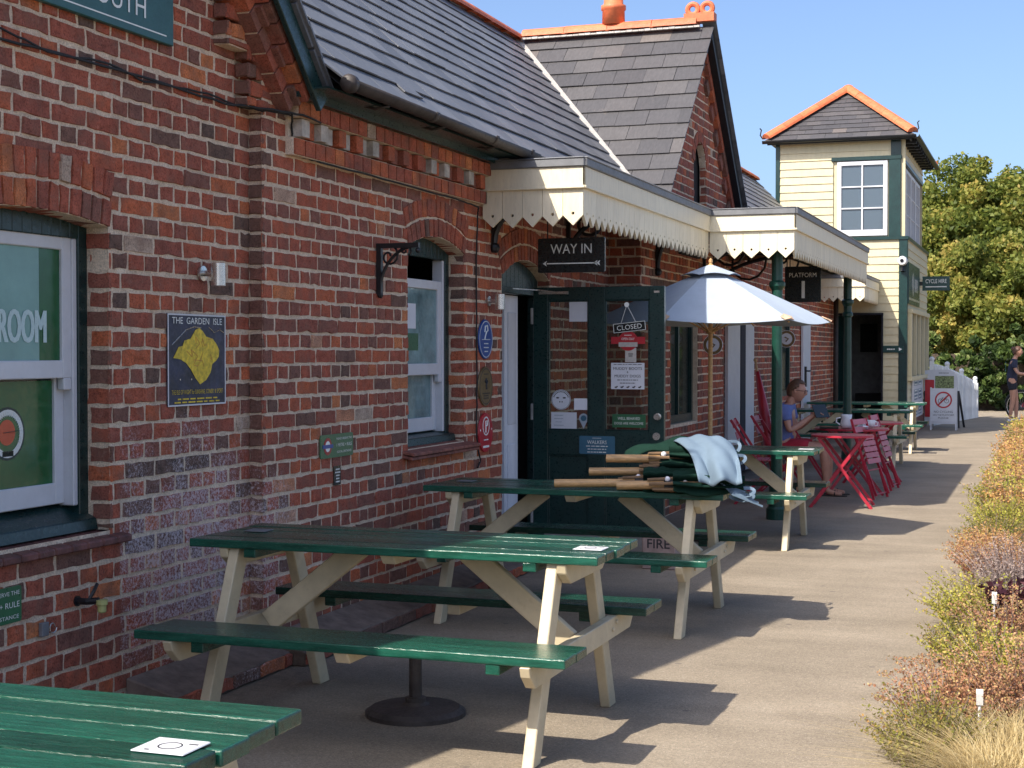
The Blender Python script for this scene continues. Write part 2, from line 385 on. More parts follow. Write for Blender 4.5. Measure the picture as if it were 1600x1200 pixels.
def bars(mb, O, U, W, w, h, n, dens=.8):          # rows of unreadably small print as short strokes
    U, W, O = V(U), V(W), V(O); N = U.cross(W)
    for i in range(n):
        y = h*(.5-(i+.5)/n); ww = w*R.uniform(.6, 1.0); x = -ww/2
        while x < ww/2:
            l = R.uniform(.06, .16)*w
            mb.obox(O+U*x+W*(y-h/n*.22)+N*.0015, U*min(l, ww/2-x), W*(h/n*.44), N*.0008); x += l + w*.03
def sign(name, label, cat, O, U, W, w, h, mat, parts, th=.008, rnd=0, rim=None, group=None):
    """flat sign; O is the centre of its back; parts = [(part name, material, function(mb, centre of the face))]"""
    U, W, O = V(U), V(W), V(O); N = U.cross(W).normalized()
    t = thing(name, label, cat, O - W*(h/2), group)
    b = MB()
    if rnd:
        pts = []
        for cx, cy, a0 in ((w/2-rnd, h/2-rnd, 0), (-w/2+rnd, h/2-rnd, 90), (-w/2+rnd, -h/2+rnd, 180), (w/2-rnd, -h/2+rnd, 270)):
            for k in range(5):
                an = math.radians(a0+k*22.5); pts.append(O+U*(cx+rnd*math.cos(an))+W*(cy+rnd*math.sin(an)))
        b.prism(pts, N*th)
    else: b.obox(O-U*w/2-W*h/2, U*w, W*h, N*th)
    b.build('board', mat, t)
    F = O + N*th
    if rim is not None:
        r = MB(); k = rim[1]
        for sgn in (-1, 1):
            r.obox(F+U*(sgn*(w/2-k/2)-k/2)-W*h/2, U*k, W*h, N*.002)
            r.obox(F-U*(w/2-k)+W*(sgn*(h/2-k/2)-k/2), U*(w-2*k), W*k, N*.002)
        r.build('rim', rim[0], t)
    for pn, pm, fn in parts:
        q = MB(); fn(q, F); q.build(pn, pm, t)
    return t
# ------------------------------------------------------------------ masonry helpers
CRS, HDR = .0825, .1205
def clip_poly(poly, clips):
    """keep the side where a*u+b*z+c >= 0"""
    for (a, b, c) in clips:
        out = []; n = len(poly)
        for i in range(n):
            p, q = poly[i], poly[(i+1) % n]
            dp, dq = a*p[0]+b*p[1]+c, a*q[0]+b*q[1]+c
            if dp >= 0: out.append(p)
            if (dp >= 0) != (dq >= 0):
                t = dp/(dp-dq); out.append((p[0]+(q[0]-p[0])*t, p[1]+(q[1]-p[1])*t))
        poly = out
        if len(poly) < 3: return None
    ar = abs(sum(poly[i][0]*poly[(i+1) % len(poly)][1]-poly[(i+1) % len(poly)][0]*poly[i][1] for i in range(len(poly))))/2
    return poly if ar > 2e-4 else None
def brick_shade():
    r = R.random()
    return min(1, max(0, R.gauss(.52, .19))) if r < .86 else (R.uniform(0, .16) if r < .95 else R.uniform(.8, 1))
def emit(mb, poly, O, U, W, N, proud=.011, jit=.0022, fine=True, a=None, ins=.0035):
    cu = sum(p[0] for p in poly)/len(poly); cz = sum(p[1] for p in poly)/len(poly)
    pts = []
    n = len(poly)
    for i in range(n):
        p, q = poly[i], poly[(i+1) % n]; pts.append(p)
        L = math.hypot(q[0]-p[0], q[1]-p[1])
        if fine and L > .05:
            k = 3 if L > .15 else 1
            for j in range(1, k+1):
                t = j/(k+1); pts.append((p[0]+(q[0]-p[0])*t, p[1]+(q[1]-p[1])*t))
    base, face = [], []; fo = R.gauss(0, .0016)
    for (u, z) in pts:
        u += R.gauss(0, jit); z += R.gauss(0, jit)
        d = math.hypot(u-cu, z-cz) or 1
        base.append(V(O)+V(U)*u+V(W)*z-V(N)*proud)
        k = ins*R.uniform(.6, 1.6)/d
        face.append(V(O)+V(U)*(u+(cu-u)*k*1.2)+V(W)*(z+(cz-z)*k*1.2)+V(N)*(fo+R.gauss(0, .0008)))
    m = len(pts); ar = 0
    nn = V((0,0,0))
    for i in range(m): nn += face[i].cross(face[(i+1) % m])
    fs = [tuple(range(m))] + [(m+i, m+(i+1) % m, (i+1) % m, i) for i in range(m)]
    if nn.dot(V(N)) < 0: fs = [f[::-1] for f in fs]
    mb.add(face+base, fs, brick_shade() if a is None else a)
def bricks(mb, O, U, N, u0, u1, z0, z1, ops=(), clips=(), fine=True, joint=.0150, shift=0.0, stretch=False, sooty=False):
    k = int(math.floor(z0/CRS+1e-6))
    while k*CRS < z1-.01:
        za, zb = max(z0, k*CRS), min(z1, (k+1)*CRS)
        if zb-za < .02: k += 1; continue
        head = (k % 2 == 1) and not stretch
        pitch = HDR if head else 2*HDR
        off = shift+(0 if head else HDR/2)+(k % 4 == 0)*.02
        i = int(math.floor((u0-off)/pitch))-1; us = []
        while i*pitch+off < u1+pitch:
            us.append(i*pitch+off+R.gauss(0, .0045)); i += 1
        dz = R.gauss(0, .0012)
        for a, b in zip(us, us[1:]):
            a, b = max(a, u0-joint/2), min(b, u1+joint/2)
            if b-a < .03: continue
            segs = [(a, b)]; zm = (za+zb)/2
            for (ua, ub, sa, sb, outer) in ops:
                if zm < sa or zm > sb+.6: continue
                um = min(max((a+b)/2, ua), ub)
                if zm <= sb: lo, hi = ua, ub
                elif outer and zm < outer(um)-.035: lo, hi = ua-.01, ub+.01
                else: continue
                ns = []
                for (p, q) in segs:
                    if q <= lo or p >= hi: ns.append((p, q)); continue
                    if p < lo: ns.append((p, lo+joint/2))
                    if q > hi: ns.append((hi-joint/2, q))
                segs = ns
            for (p, q) in segs:
                if q-p < .03: continue
                poly = [(p+joint/2, za+joint/2+dz), (q-joint/2, za+joint/2+dz), (q-joint/2, zb-joint/2+dz), (p+joint/2, zb-joint/2+dz)]
                if clips: poly = clip_poly(poly, clips)
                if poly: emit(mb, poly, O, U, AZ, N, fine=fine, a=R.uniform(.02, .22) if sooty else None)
        k += 1
def arc(ua, ub, zs, rise):
    hw = (ub-ua)/2; um = (ua+ub)/2; rad = (hw*hw+rise*rise)/(2*rise)
    return um, zs+rise-rad, rad, math.asin(hw/rad)
def arch_top(ua, ub, zs, rise, extra=0):
    um, zc, rad, th = arc(ua, ub, zs, rise)
    return lambda u: zc+math.sqrt(max(0, (rad+extra)**2-(u-um)**2))
def voussoirs(mb, O, U, N, ua, ub, zs, rise, rings=2, depth=.12):
    um, zc, rad, th = arc(ua, ub, zs, rise)
    for r in range(rings):
        r0 = rad+r*.125; n = int(round(2*th*r0/.071)); sh = .5*(r % 2)
        for i in range(n):
            a0 = -th+2*th*i/n; a1 = -th+2*th*(i+1)/n; g = .0045/r0
            q = [(um+math.sin(t)*rr, zc+math.cos(t)*rr) for t, rr in ((a0+g, r0+.003), (a1-g, r0+.003), (a1-g, r0+.117), (a0+g, r0+.117))]
            emit(mb, q, V(O)+V(N)*.005, U, AZ, N, proud=depth if r == 0 else .016, a=min(1, max(.05, R.gauss(.55, .2))))
def backing(mb, O, U, N, u0, u1, z0, topf, ops=(), n=-.0055, depth=.12):
    """mortar plane behind the bricks, open where the windows are, with its reveals"""
    cuts = {u0, u1}
    for (ua, ub, za, zs, rise) in ops:
        for i in range(13): cuts.add(ua+(ub-ua)*i/12)
    if callable(topf):
        for i in range(1, 8): cuts.add(u0+(u1-u0)*i/8)
    tf = topf if callable(topf) else (lambda u: topf)
    cs = sorted(cuts); P = lambda u, z, d=n: V(O)+V(U)*u+AZ*z+V(N)*d
    def quad(a, b, c, d):
        nn = (V(b)-V(a)).cross(V(d)-V(a))
        mb.poly([a, b, c, d] if nn.dot(V(N)) >= -1e-9 else [d, c, b, a])
    for a, b in zip(cs, cs[1:]):
        m = (a+b)/2; op = next((o for o in ops if o[0] < m < o[1]), None)
        if op is None: quad(P(a, z0), P(b, z0), P(b, tf(b)), P(a, tf(a))); continue
        f = arch_top(op[0], op[1], op[3], op[4])
        if op[2] > z0+.01: quad(P(a, z0), P(b, z0), P(b, op[2]), P(a, op[2]))
        quad(P(a, f(a)+.004), P(b, f(b)+.004), P(b, tf(b)), P(a, tf(a)))
        mb.poly([P(a, f(a)+.004), P(b, f(b)+.004), P(b, f(b)+.004, -depth), P(a, f(a)+.004, -depth)])
    for (ua, ub, za, zs, rise) in ops:
        for u in (ua-.004, ub+.004):
            mb.poly([P(u, za), P(u, zs+.02), P(u, zs+.02, -depth), P(u, za, -depth)])
        mb.poly([P(ua, za-.055), P(ub, za-.055), P(ub, za-.055, -depth-.1), P(ua, za-.055, -depth-.1)])
def slates(mb, O, U, S, u0, u1, s1, gauge=.2, width=.27, clips=(), th=.009, slip=False):
    O, U, S = V(O), V(U), V(S).normalized(); N = U.cross(S)
    if N.z < 0: N = -N
    k = 0
    while k*gauge < s1:
        a, b = k*gauge-(.03 if k == 0 else 0), min(s1, (k+1)*gauge+.04); off = (k % 2)*width/2
        i = int(math.floor((u0-off)/width)); 
        while i*width+off < u1:
            p, q = i*width+off+.0015+R.gauss(0,.0012), (i+1)*width+off-.0015; da = R.gauss(0, .0035)-(R.uniform(.03, .08) if slip and R.random() < .018 else 0); lift = abs(R.gauss(0, .0022))
            poly = clip_poly([(max(p, u0), a+da), (min(q, u1), a+da+R.gauss(0,.0015)), (min(q, u1), b), (max(p, u0), b)], clips)
            if poly:
                top = [O+U*u+S*s+N*((th*1.55+lift)*(1-(s-a)/(gauge+.04))+.002) for (u, s) in poly]
                mb.prism(top, -N*th, min(1, max(0, R.gauss(.5, .22))))
            i += 1
        k += 1
def lap_boards(mb, O, U, N, u0, u1, z0, z1, ops=(), h=.142):
    O, U, N = V(O), V(U), V(N); z = z0
    while z < z1-.01:
        t = min(z+h, z1); cutz = sorted({z, t, *[c for o in ops for c in (o[2], o[3]) if z < c < t]})
        for c0, c1 in zip(cutz, cutz[1:]):
            segs = [(u0, u1)]; zm = (c0+c1)/2
            for (a, b, za, zb) in ops:
                if za < zm < zb:
                    segs = [x for (p, q) in segs for x in ((p, min(q, a)), (max(p, b), q)) if x[1]-x[0] > .005]
            off = lambda zz: .020-.016*(zz-z)/h
            for (p, q) in segs:
                pts = [O+U*p+AZ*c0+N*off(c0), O+U*p+AZ*c1+N*off(c1), O+U*p+AZ*c1-N*.01, O+U*p+AZ*c0-N*.01]
                mb.prism(pts, U*(q-p))
        z += h

# ------------------------------------------------------------------ ground
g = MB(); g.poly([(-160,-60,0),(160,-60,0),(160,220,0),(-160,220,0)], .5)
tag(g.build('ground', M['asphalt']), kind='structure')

# ------------------------------------------------------------------ station building
ST = thing('station_building', 'red brick station building with slate roof, gables and a cream saw-tooth canopy', 'station', (0, 10, 0))
ZN = AZ
WX = -.08
op1 = (4.54, 5.518, .79, 2.075, .040)
op2 = (8.523, 9.47, .955, 2.195, .085)
op3 = (10.214, 11.30, .05, 2.10, .13)
rake = 2.76
def gab(u): return max(2.0, 2.80+min(6.86-u, u-2.74)*1.02)
wall = MB(); mort = MB()
def oper(o): return (o[0], o[1], o[2]-.05, o[3], arch_top(o[0], o[1], o[3], o[4], .245))
# near wing panel (recessed) with its gable
cl = [(-1, -1/1.02, 6.86+2.80/1.02), (1, -1/1.02, -2.74+2.80/1.02)]
bricks(wall, (WX,0,0), AY, AX, 2.6, 6.72, 0, 4.9, [oper(op1)], cl)
backing(mort, (WX,0,0), AY, AX, 2.6, 6.9, 0, gab, [op1])
voussoirs(wall, (WX,0,0), AY, AX, *op1[:2], *op1[3:])
bricks(wall, (WX,5.518,0), (-1,0,0), (0,-1,0), -.0, .118, .79, 2.08, shift=.05, stretch=True)
# main wall, proud of the wing
bricks(wall, (0,0,0), AY, AX, 6.71, 13.02, 0, 2.86, [oper(op2), oper(op3)])
bricks(wall, (.262,0,0), AY, AX, 6.67, 10.20, 0, .072); bricks(wall, (WX+.262,0,0), AY, AX, 5.62, 6.66, 0, .072)
backing(mort, (0,0,0), AY, AX, 6.71, 13.02, 0, 2.95, [op2, op3])
for o in (op2, op3): voussoirs(wall, (0,0,0), AY, AX, *o[:2], *o[3:])
bricks(wall, (0,9.47,0), (-1,0,0), (0,-1,0), 0, .118, .955, 2.20, shift=.05, stretch=True)
bricks(wall, (0,11.30,0), (-1,0,0), (0,-1,0), 0, .118, .05, 2.12, shift=.05, stretch=True)
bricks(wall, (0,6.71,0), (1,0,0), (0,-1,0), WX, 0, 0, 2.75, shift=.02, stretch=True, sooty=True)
mort.poly([(WX-.02,6.719,0),(-.009,6.719,0),(-.009,6.719,3.2),(WX-.02,6.719,3.2)])
# stepped shoulder carrying the gable foot
for (a, b, z0, z1) in ((6.575, 6.86, 2.75, 3.10), (6.375, 6.575, 3.013, 3.36)):
    cc = [(-1, -1/1.02, 6.86+2.80/1.02)]
    bricks(wall, (0,0,0), AY, AX, a, b, z0, z1, (), cc, shift=.03)
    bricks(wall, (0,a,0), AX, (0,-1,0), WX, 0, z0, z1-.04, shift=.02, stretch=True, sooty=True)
    mort.box(WX-.02, -.009, a+.009, b, z0+.004, min(z1, 2.80+(6.86-b)*1.02))
# raking corbel bands of the near gable (right-hand and left-hand)
for sgn, y0 in ((-1, 6.86), (1, 2.74)):
    D = V((0, sgn*.70, .714)); P = V((0, sgn*.714*-1, .70)); P = V((0, -sgn*.714, .70)); B0 = V((0, y0, 2.76))
    n = 25; L = 2.9/n
    for i in range(n):
        s0 = i*L
        wall.obox(B0+D*(s0+.005)+AX*WX, AX*.155, P*.072, D*(L-.010), brick_shade())
        wall.obox(B0+D*(s0+.005)+P*.072+AX*WX, AX*.228, P*.062, D*(L-.010), brick_shade())
        if i % 2 == 0: wall.obox(B0+D*s0+P*.050+AX*WX, AX*.19, P*.03, D*L*.95, R.uniform(.0, .3))
    mort.obox(B0+AX*(WX-.02)+P*.003, AX*.165, P*.125, D*2.9)
# corbelled brick cornice with dentils
y = 6.94
while y < 9.74:
    wall.box(-.02, .088, y+.004, y+.108, 2.752, 2.83, R.gauss(.72, .13)); wall.box(-.02, .05, y+.004+.02, y+.108+.02, 2.565, 2.645, R.gauss(.66, .15))
    y += .1165
mort.box(-.02, .078, 6.94, 9.75, 2.75, 2.832); mort.box(-.02, .04, 6.95, 9.75, 2.56, 2.65); mort.box(-.02, .012, 6.95, 9.75, 2.65, 2.75)
y = 6.99; k = 0
while y < 9.70:
    white = R.random() < (.42 if y < 8.3 or y > 9.2 else .12)
    dq = MB() if white else wall
    dq.box(0, .074 if k % 2 == 0 else .045, y, y+.085, 2.656+R.uniform(0,.006), 2.744, R.gauss(.62, .2)); y += .108; k += 1
    if white: tag(dq.build('dentil_brick', M['limewash'], ST), 'flaking white-painted dentil brick')
# far wall, under the canopy and on to the signal tower
dops = [(17.95, 18.85, .05, 2.1, 0), (23.6, 24.7, .05, 2.15, 0)]
bricks(wall, (.30,0,0), AY, AX, 13.02, 16.6, 0, 2.8, [(14.1, 15.3, .85, 2.1, None)], fine=False)
bricks(wall, (0,12.985,0), AX, (0,-1,0), 0, .30, 0, 2.8, fine=False); mort.box(-.2, .291, 12.992, 14.1, 0, 2.95); mort.box(-.2, .291, 15.3, 16.6, 0, 2.95); mort.box(-.2, .291, 14.1, 15.3, 0, .85); mort.box(-.2, .291, 14.1, 15.3, 2.1, 2.95)
bricks(wall, (0,0,0), AY, AX, 16.6, 28.2, 0, 2.8, [(19.0, 19.9, 0, 2.15, None), (21.9, 23.0, .9, 2.1, None)], fine=False)
for a, b, z0, z1 in ((16.6, 19.0, 0, 2.95), (19.9, 21.9, 0, 2.95), (23.0, 28.2, 0, 2.95), (19.0, 19.9, 2.15, 2.95), (21.9, 23.0, 0, .9), (21.9, 23.0, 2.1, 2.95)):
    mort.box(-.2, -.009, a, b, z0, z1)
# far gable above the canopy
FG = .42
ogab = [(14.55, 15.10, 2.6, 3.40, arch_top(14.55, 15.10, 3.40, .22, .13))]
gc = [(-1, -1/1.0, 16.62+2.9), (1, -1/1.0, -12.98+2.9)]
bricks(wall, (FG,0,0), AY, AX, 12.9, 16.7, 2.6, 4.8, ogab, gc, fine=False)
backing(mort, (FG,0,0), AY, AX, 12.98, 16.62, 2.6, lambda u: 2.9+min(16.62-u, u-12.98), [(14.55, 15.10, 2.6, 3.40, .22)], depth=.07)
voussoirs(wall, (FG,0,0), AY, AX, 14.55, 15.10, 3.40, .22, 1, .07)
bricks(wall, (FG,15.10,0), (-1,0,0), (0,-1,0), 0, .066, 2.6, 3.42, shift=.0, stretch=False, fine=False)
for i in range(17):                                   # corbel band under the far verge
    D = V((0,-.707,.707)); P = V((0,.707,.707)); B0 = V((FG,16.66,2.80)); L = .158
    wall.obox(B0+D*(i*L+.006)-P*.10, AX*.05, P*.085, D*(L-.012), brick_shade())
    wall.obox(B0+D*(i*L+.006)-P*.012, AX*.085, P*.07, D*(L-.012), brick_shade())
    if i % 2: wall.obox(B0+D*(i*L)-P*.20, AX*.03, P*.10, D*L*.9, R.uniform(0, .4))
wall.build('brick_wall', M['brick'], ST)
mo = mort.build('mortar_joints', M['mortar'], ST)
# plain body: rear and end walls, left range, dark rooms behind the openings
bd = MB()
bd.box(-3.1, -3.0, -4, 28.2, 0, 2.95); bd.box(-3.0, -.4, -4, -3.9, 0, 2.95)
bd.build('rear_wall', M['stain'], ST)
lf = MB(); bricks(lf, (0,0,0), AY, AX, -3.9, 2.6, 0, 2.9, fine=False); lf.box(-.2, -.009, -3.9, 2.62, 0, 2.95)
lf.build('left_range_wall', M['brick'], ST)
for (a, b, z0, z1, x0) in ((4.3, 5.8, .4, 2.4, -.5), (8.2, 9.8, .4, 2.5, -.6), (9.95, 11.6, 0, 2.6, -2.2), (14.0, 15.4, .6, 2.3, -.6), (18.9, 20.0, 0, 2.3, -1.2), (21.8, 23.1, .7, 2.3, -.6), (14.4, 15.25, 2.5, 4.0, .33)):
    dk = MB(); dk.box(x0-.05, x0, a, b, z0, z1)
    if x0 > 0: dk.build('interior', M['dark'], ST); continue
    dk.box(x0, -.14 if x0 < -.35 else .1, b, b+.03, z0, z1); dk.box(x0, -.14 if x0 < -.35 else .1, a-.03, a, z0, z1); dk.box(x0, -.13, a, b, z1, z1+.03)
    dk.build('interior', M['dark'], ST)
# plinth with a chamfered rendered top, and the foot of the wing
pl = MB()
pl.prism([(0,6.67,0),(.25,6.67,0),(.25,6.67,.072),(0,6.67,.135)], (0,3.53,0))
pl.build('plinth', M['stain'], ST, bevel=.006)
pl = MB(); pl.prism([(WX,5.62,0),(WX+.25,5.62,0),(WX+.25,5.62,.072),(WX,5.62,.135)], (0,1.045,0)); pl.build('plinth', M['stain'], ST, bevel=.006)

# ---- slate roofs
th = math.radians(45.4); ct, sn = math.cos(th), math.sin(th)
rf = MB()
slates(rf, (.30,0,2.93), AY, (-ct,0,sn), 4.9, 14.8, 2.56, .196, .27, [(1, ct, -7.0), (-1, ct, 13.02)], slip=True)
slates(rf, (.30,0,2.93), AY, (-ct,0,sn), 14.7, 28.3, 2.56, .196, .30, [(1, -ct, -16.55)])
rf.build('slate_roof', M['slate'], ST)
rw = MB()
slates(rw, (0,12.93,2.86), AX, (0,ct,sn), -1.7, .56, 2.66, .222, .30, [(1, ct, -.28)])
tag(rw.build('slate_roof', M['slatewarm'], ST), 'weathered brown-stained slate slope of the far gable')
un = MB()
def sheet(*p): un.poly([V(q) for q in p], .5)
sheet((.28,7.05,2.90),(.28,13.0,2.90),(-1.5,14.8,4.70),(-1.5,5.25,4.70)); sheet((.28,16.6,2.90),(.28,28.3,2.90),(-1.5,28.3,4.70),(-1.5,14.8,4.70))
sheet((-1.5,-4,4.70),(-1.5,28.3,4.70),(-3.3,28.3,2.90),(-3.3,-4,2.90)); sheet((.28,-4,2.90),(.28,2.8,2.90),(-1.5,4.8,4.70),(-1.5,-4,4.70))
sheet((.47,12.95,2.82),(.47,14.8,4.67),(-1.5,14.8,4.70),(-1.5,12.95,2.84)); sheet((.54,16.66,2.84),(.54,14.8,4.70),(-1.5,14.8,4.70),(-1.5,16.66,2.84))
sheet((.19,6.985,2.88),(.19,4.8,5.11),(-1.5,4.8,5.11),(-1.5,6.985,2.88)); sheet((.19,2.615,2.88),(.19,4.8,5.11),(-1.5,4.8,5.11),(-1.5,2.615,2.88))
un.build('roof_lining', M['lead'], ST)
# ridge tiles
rt = MB()
def ridge(p, q, r=.085, L=.45):
    p, q = V(p), V(q); n = max(1, int((q-p).length/L)); d = (q-p)/n; dn = d.normalized(); sd = dn.cross(AZ).normalized(); up = sd.cross(dn)
    for i in range(n):
        a0 = p+d*i+dn*.003; a1 = p+d*(i+1)-dn*.003; sh = R.random(); vs = []; m = 8; rr = r*R.uniform(.98, 1.03)
        for e in (a0, a1):
            for k in range(m+1):
                an = PI*k/m; vs.append(e+sd*(math.cos(an)*rr*1.15)+up*(math.sin(an)*rr-.045))
        rt.add(vs, [(k, k+1, m+2+k, m+1+k) for k in range(m)]+[tuple(range(m+1)), tuple(range(m+1, 2*m+2))[::-1]], sh)
        if i: rt.obox(p+d*i-dn*.018-sd*r*1.15-up*.05, dn*.036, sd*r*2.3, up*.012, .9)
ridge((-1.5,4.9,4.79),(-1.5,14.75,4.79)); ridge((-1.42,14.8,4.82),(.40,14.8,4.82)); ridge((-1.5,14.9,4.79),(-1.5,28.2,4.79))
# end ridge tile with two rings
rt.obox((.27,14.73,4.80), (.30,0,0), (0,.14,0), (0,0,.085), .5)
for x in (.345, .49): rt.tube([(x+.052*math.cos(a), 14.8, 4.935+.052*math.sin(a)) for a in [2*PI*k/20 for k in range(20)]], .026, 8, .5, closed=True)
rt.build('ridge_tiles', M['terracotta'], ST, smooth=False)
fm = MB()
for i in range(30):
    x = -1.42+i*.062; fm.box(x, x+.058, 14.69, 14.73, 4.738, 4.752+R.uniform(0,.006))
vd = V((-1.76,1.76,1.80)); fm.beam(V((.27,13.0,2.96)), V((-1.49,14.76,4.755)), .085, .035, (1,1,0))
fm.build('valley_fillet', M['fillet'], ST)
ch = MB(); ch.lathe([(.115,4.84),(.112,4.98),(.125,4.99),(.125,5.03),(.098,5.04),(.09,5.30),(.115,5.31),(.115,5.36),(.085,5.36),(.08,5.0)], (-.467,14.8,0), 24)
ch.build('chimney_pot', M['terracotta'], ST, smooth=True)
# verge boards
for sgn, y0 in ((-1, 6.90), (1, 2.70)):
    vb = MB()
    D = V((0, sgn*.70, .714)); P = V((0, -sgn*.714, .70)); B0 = V((.165, y0, 2.75))
    vb.obox(B0+P*.062-D*.03, AX*.03, P*.105, D*2.98)
    vb.build('verge_board', M['dkgreen'], ST, bevel=.004)
for sgn, y0 in ((-1, 6.90), (1, 2.70)):
    ve = MB()
    D = V((0, sgn*.70, .714)); P = V((0, -sgn*.714, .70)); B0 = V((.10, y0, 2.75))
    for i in range(15): ve.obox(B0+P*(.187+.008*(i % 2))+D*(i*.2-.01), AX*.135, P*.012, D*.22)
    for i in range(11): ve.obox(B0+P*.168+D*(i*.27+.01), AX*.118, P*.02, D*.25)
    ve.build('verge_slates', M['slate'], ST)
ve = MB()
for sg in (-1,):
    D = V((0, sg*.707, .707)); P = V((0, -sg*.707, .707)); y0 = 14.8-sg*1.93
    for i in range(13): ve.obox(V((FG+.02, y0, 2.85))+D*(i*.21)+P*.01, AX*.14, P*.014, D*.23)
ve.build('verge_slates', M['slate'], ST)
fv = MB()
for sg in (-1,):
    D = V((0, sg*.707, .707)); P = V((0, -sg*.707, .707)); y0 = 14.8-sg*1.93
    fv.obox(V((FG+.03, y0, 2.85))-P*(.10 if sg < 0 else .17), AX*.09, P*.11, D*2.70)
fv.build('verge_board', M['black'], ST)
# gutter, fascia and little bowl end
gu = MB()
def halfpipe(mb, p, q, r=.06, n=10, th=.006):
    p, q = V(p), V(q); d = (q-p).normalized(); sd = d.cross(AZ).normalized(); vs = []
    for e in (p, q):
        for rr in (r, r-th):
            for k in range(n+1):
                an = PI+PI*k/n; vs.append(e+sd*math.cos(an)*rr+AZ*math.sin(an)*rr)
    m = n+1; fs = []
    for k in range(n):
        fs.append((k, k+1, 2*m+k+1, 2*m+k)); fs.append((m+k+1, m+k, 3*m+k, 3*m+k+1)); fs.append((k+1, k, m+k, m+k+1)); fs.append((2*m+k, 2*m+k+1, 3*m+k+1, 3*m+k))
    fs += [(0, m, 3*m, 2*m)[::-1], (n, m+n, 3*m+n, 2*m+n)]
    mb.add(vs, fs)
halfpipe(gu, (.335,7.0,2.925), (.335,9.95,2.91), .046)
for y in (8.05, 9.05, 9.75): halfpipe(gu, (.335,y,2.921), (.335,y+.05,2.921), .052)
for y in (7.5, 8.3, 9.2): gu.tube([(.335,y,2.873),(.25,y,2.862),(.13,y,2.90)], .008, 6)
gu.lathe([(.012,-.032),(.034,-.028),(.047,-.01),(.047,.03)], (.335,7.0,2.912), 16, ax=AY)
gu.build('gutter', M['iron'], ST, smooth=True)
fa = MB(); fa.box(.10, .125, 6.86, 9.80, 2.835, 2.93); fa.box(.126, .27, 6.9, 9.8, 2.875, 2.885)
fa.build('eaves_fascia', M['dkgreen'], ST)

# ---- sash windows
def sash_window(o, xf, up_top, meet, base, label, blind=None, film=None, head=None):
    ua, ub, za, zs, rise = o; f = arch_top(ua, ub, zs, rise)
    w = MB()
    w.box(xf-.10, xf+.004, ua-.01, ua+.055, za, zs+.03); w.box(xf-.10, xf+.004, ub-.057, ub+.01, za, zs+.03)
    n = 14; a0, b0 = ua+.05, ub-.05
    for i in range(n):
        p, q = a0+(b0-a0)*i/n, a0+(b0-a0)*(i+1)/n
        w.prism([(xf+.002,p,head),(xf+.002,q,head),(xf+.002,q,f(q)+.01),(xf+.002,p,f(p)+.01)], (-.04,0,0), .5)
    w.prism([(xf-.10,ua-.005,za+.002),(xf+.055,ua-.005,za+.002),(xf+.045,ua-.005,za+.05),(xf-.10,ua-.005,base-.002)], (0,ub-ua+.01,0))
    win = w.build('window', M['dkgreen'], ST, bevel=.004); tag(win, label)
    fr = MB(); y0, y1 = ua+.055, ub-.057; st = .062
    for (s0, s1) in ((y0, y0+.03), (y1-.03, y1)): fr.box(xf-.08, xf-.004, s0, s1, base-.01, head)
    # upper sash in front, lower sash behind
    a, b = y0+.028, y1-.028
    for (xs, zb, zt, rb, rtp) in ((xf-.012, meet-.035, up_top, .075, .058), (xf-.052, base, meet+.03, .09, .06)):
        fr.box(xs-.036, xs, a, a+st, zb, zt); fr.box(xs-.036, xs, b-st, b, zb, zt)
        fr.box(xs-.036, xs+.001, a+st, b-st, zb, zb+rb); fr.box(xs-.036, xs+.001, a+st, b-st, zt-rtp, zt)
    for yy in (a+.005, b-.055): fr.box(xf-.045, xf-.010, yy, yy+.05, meet-.085, meet-.035)
    fr.build('sash', M['white'], win, bevel=.004)
    pn = MB()
    for (xs, zb, zt) in ((xf-.030, meet+.03, up_top-.05), (xf-.070, base+.08, meet-.02)):
        pn.box(xs-.002, xs+.002, a+st-.01, b-st+.01, zb, zt)
    pn.build('pane', M['glass'], win)
    return win, a+st, b-st
W1, wa, wb = sash_window(op1, -.20, 2.036, 1.475, .908, 'sash window with green film and pale lettering', head=2.03)
vf = MB(); vf.box(-.2278, -.2268, wa, 5.235, 1.50, 1.985); vf.box(-.2678, -.2668, wa, 5.02, .985, 1.43); vf.build('film_or_reflection', M['vinylteal'], W1)
vf = MB(); vf.box(-.2277, -.2267, 5.236, wb, 1.50, 1.985); vf.box(-.2677, -.2667, 5.021, wb, .985, 1.43); vf.build('film_or_reflection', M['vinylgreen'], W1)
tx = MB(); [text(tx, 'ROOM', (-.2268,5.125+d_,1.655), AY, AZ, .135, .30, off=.0015+.03*abs(d_)+.0002*(d_ > 0)) for d_ in (-.006,-.003,0,.003,.006)]; tx.build('window_lettering', M['filmletter'], W1); tx = MB(); [text(tx, 'WAITING', (-.2268,4.72+d_,1.655), AY, AZ, .135, .36, off=.0015+.03*abs(d_)+.0002*(d_ > 0)) for d_ in (-.006,-.003,0,.003,.006)]
tx.build('window_lettering', M['filmletter'], W1)
ga = MB(); ga.ring((-.266,5.08,1.22), AX, .075, .098, .001); 
for i in range(40):
    an = 2*PI*i/40
    d = V((0, math.cos(an), math.sin(an))); ga.beam(V((-.2655,5.08,1.22))+d*.070, V((-.2655,5.08,1.22))+d*.088, .006, .001, (1,0,0)) if an < 3.7 or an > 5.7 else None
ga.build('gauge_scale', M['letter'], W1)
ga = MB(); ga.disc((-.2665,5.075,1.225), AX, .052, .001); ga.build('gauge_face', M['posterorange'], W1)
ga = MB(); ga.beam((-.265,5.05,1.225), (-.265,5.15,1.23), .012, .001, (1,0,0)); ga.box(-.266, -.265, 5.045, 5.115, 1.128, 1.15); ga.ring((-.2668,5.08,1.22), AX, .098, .108, .001)
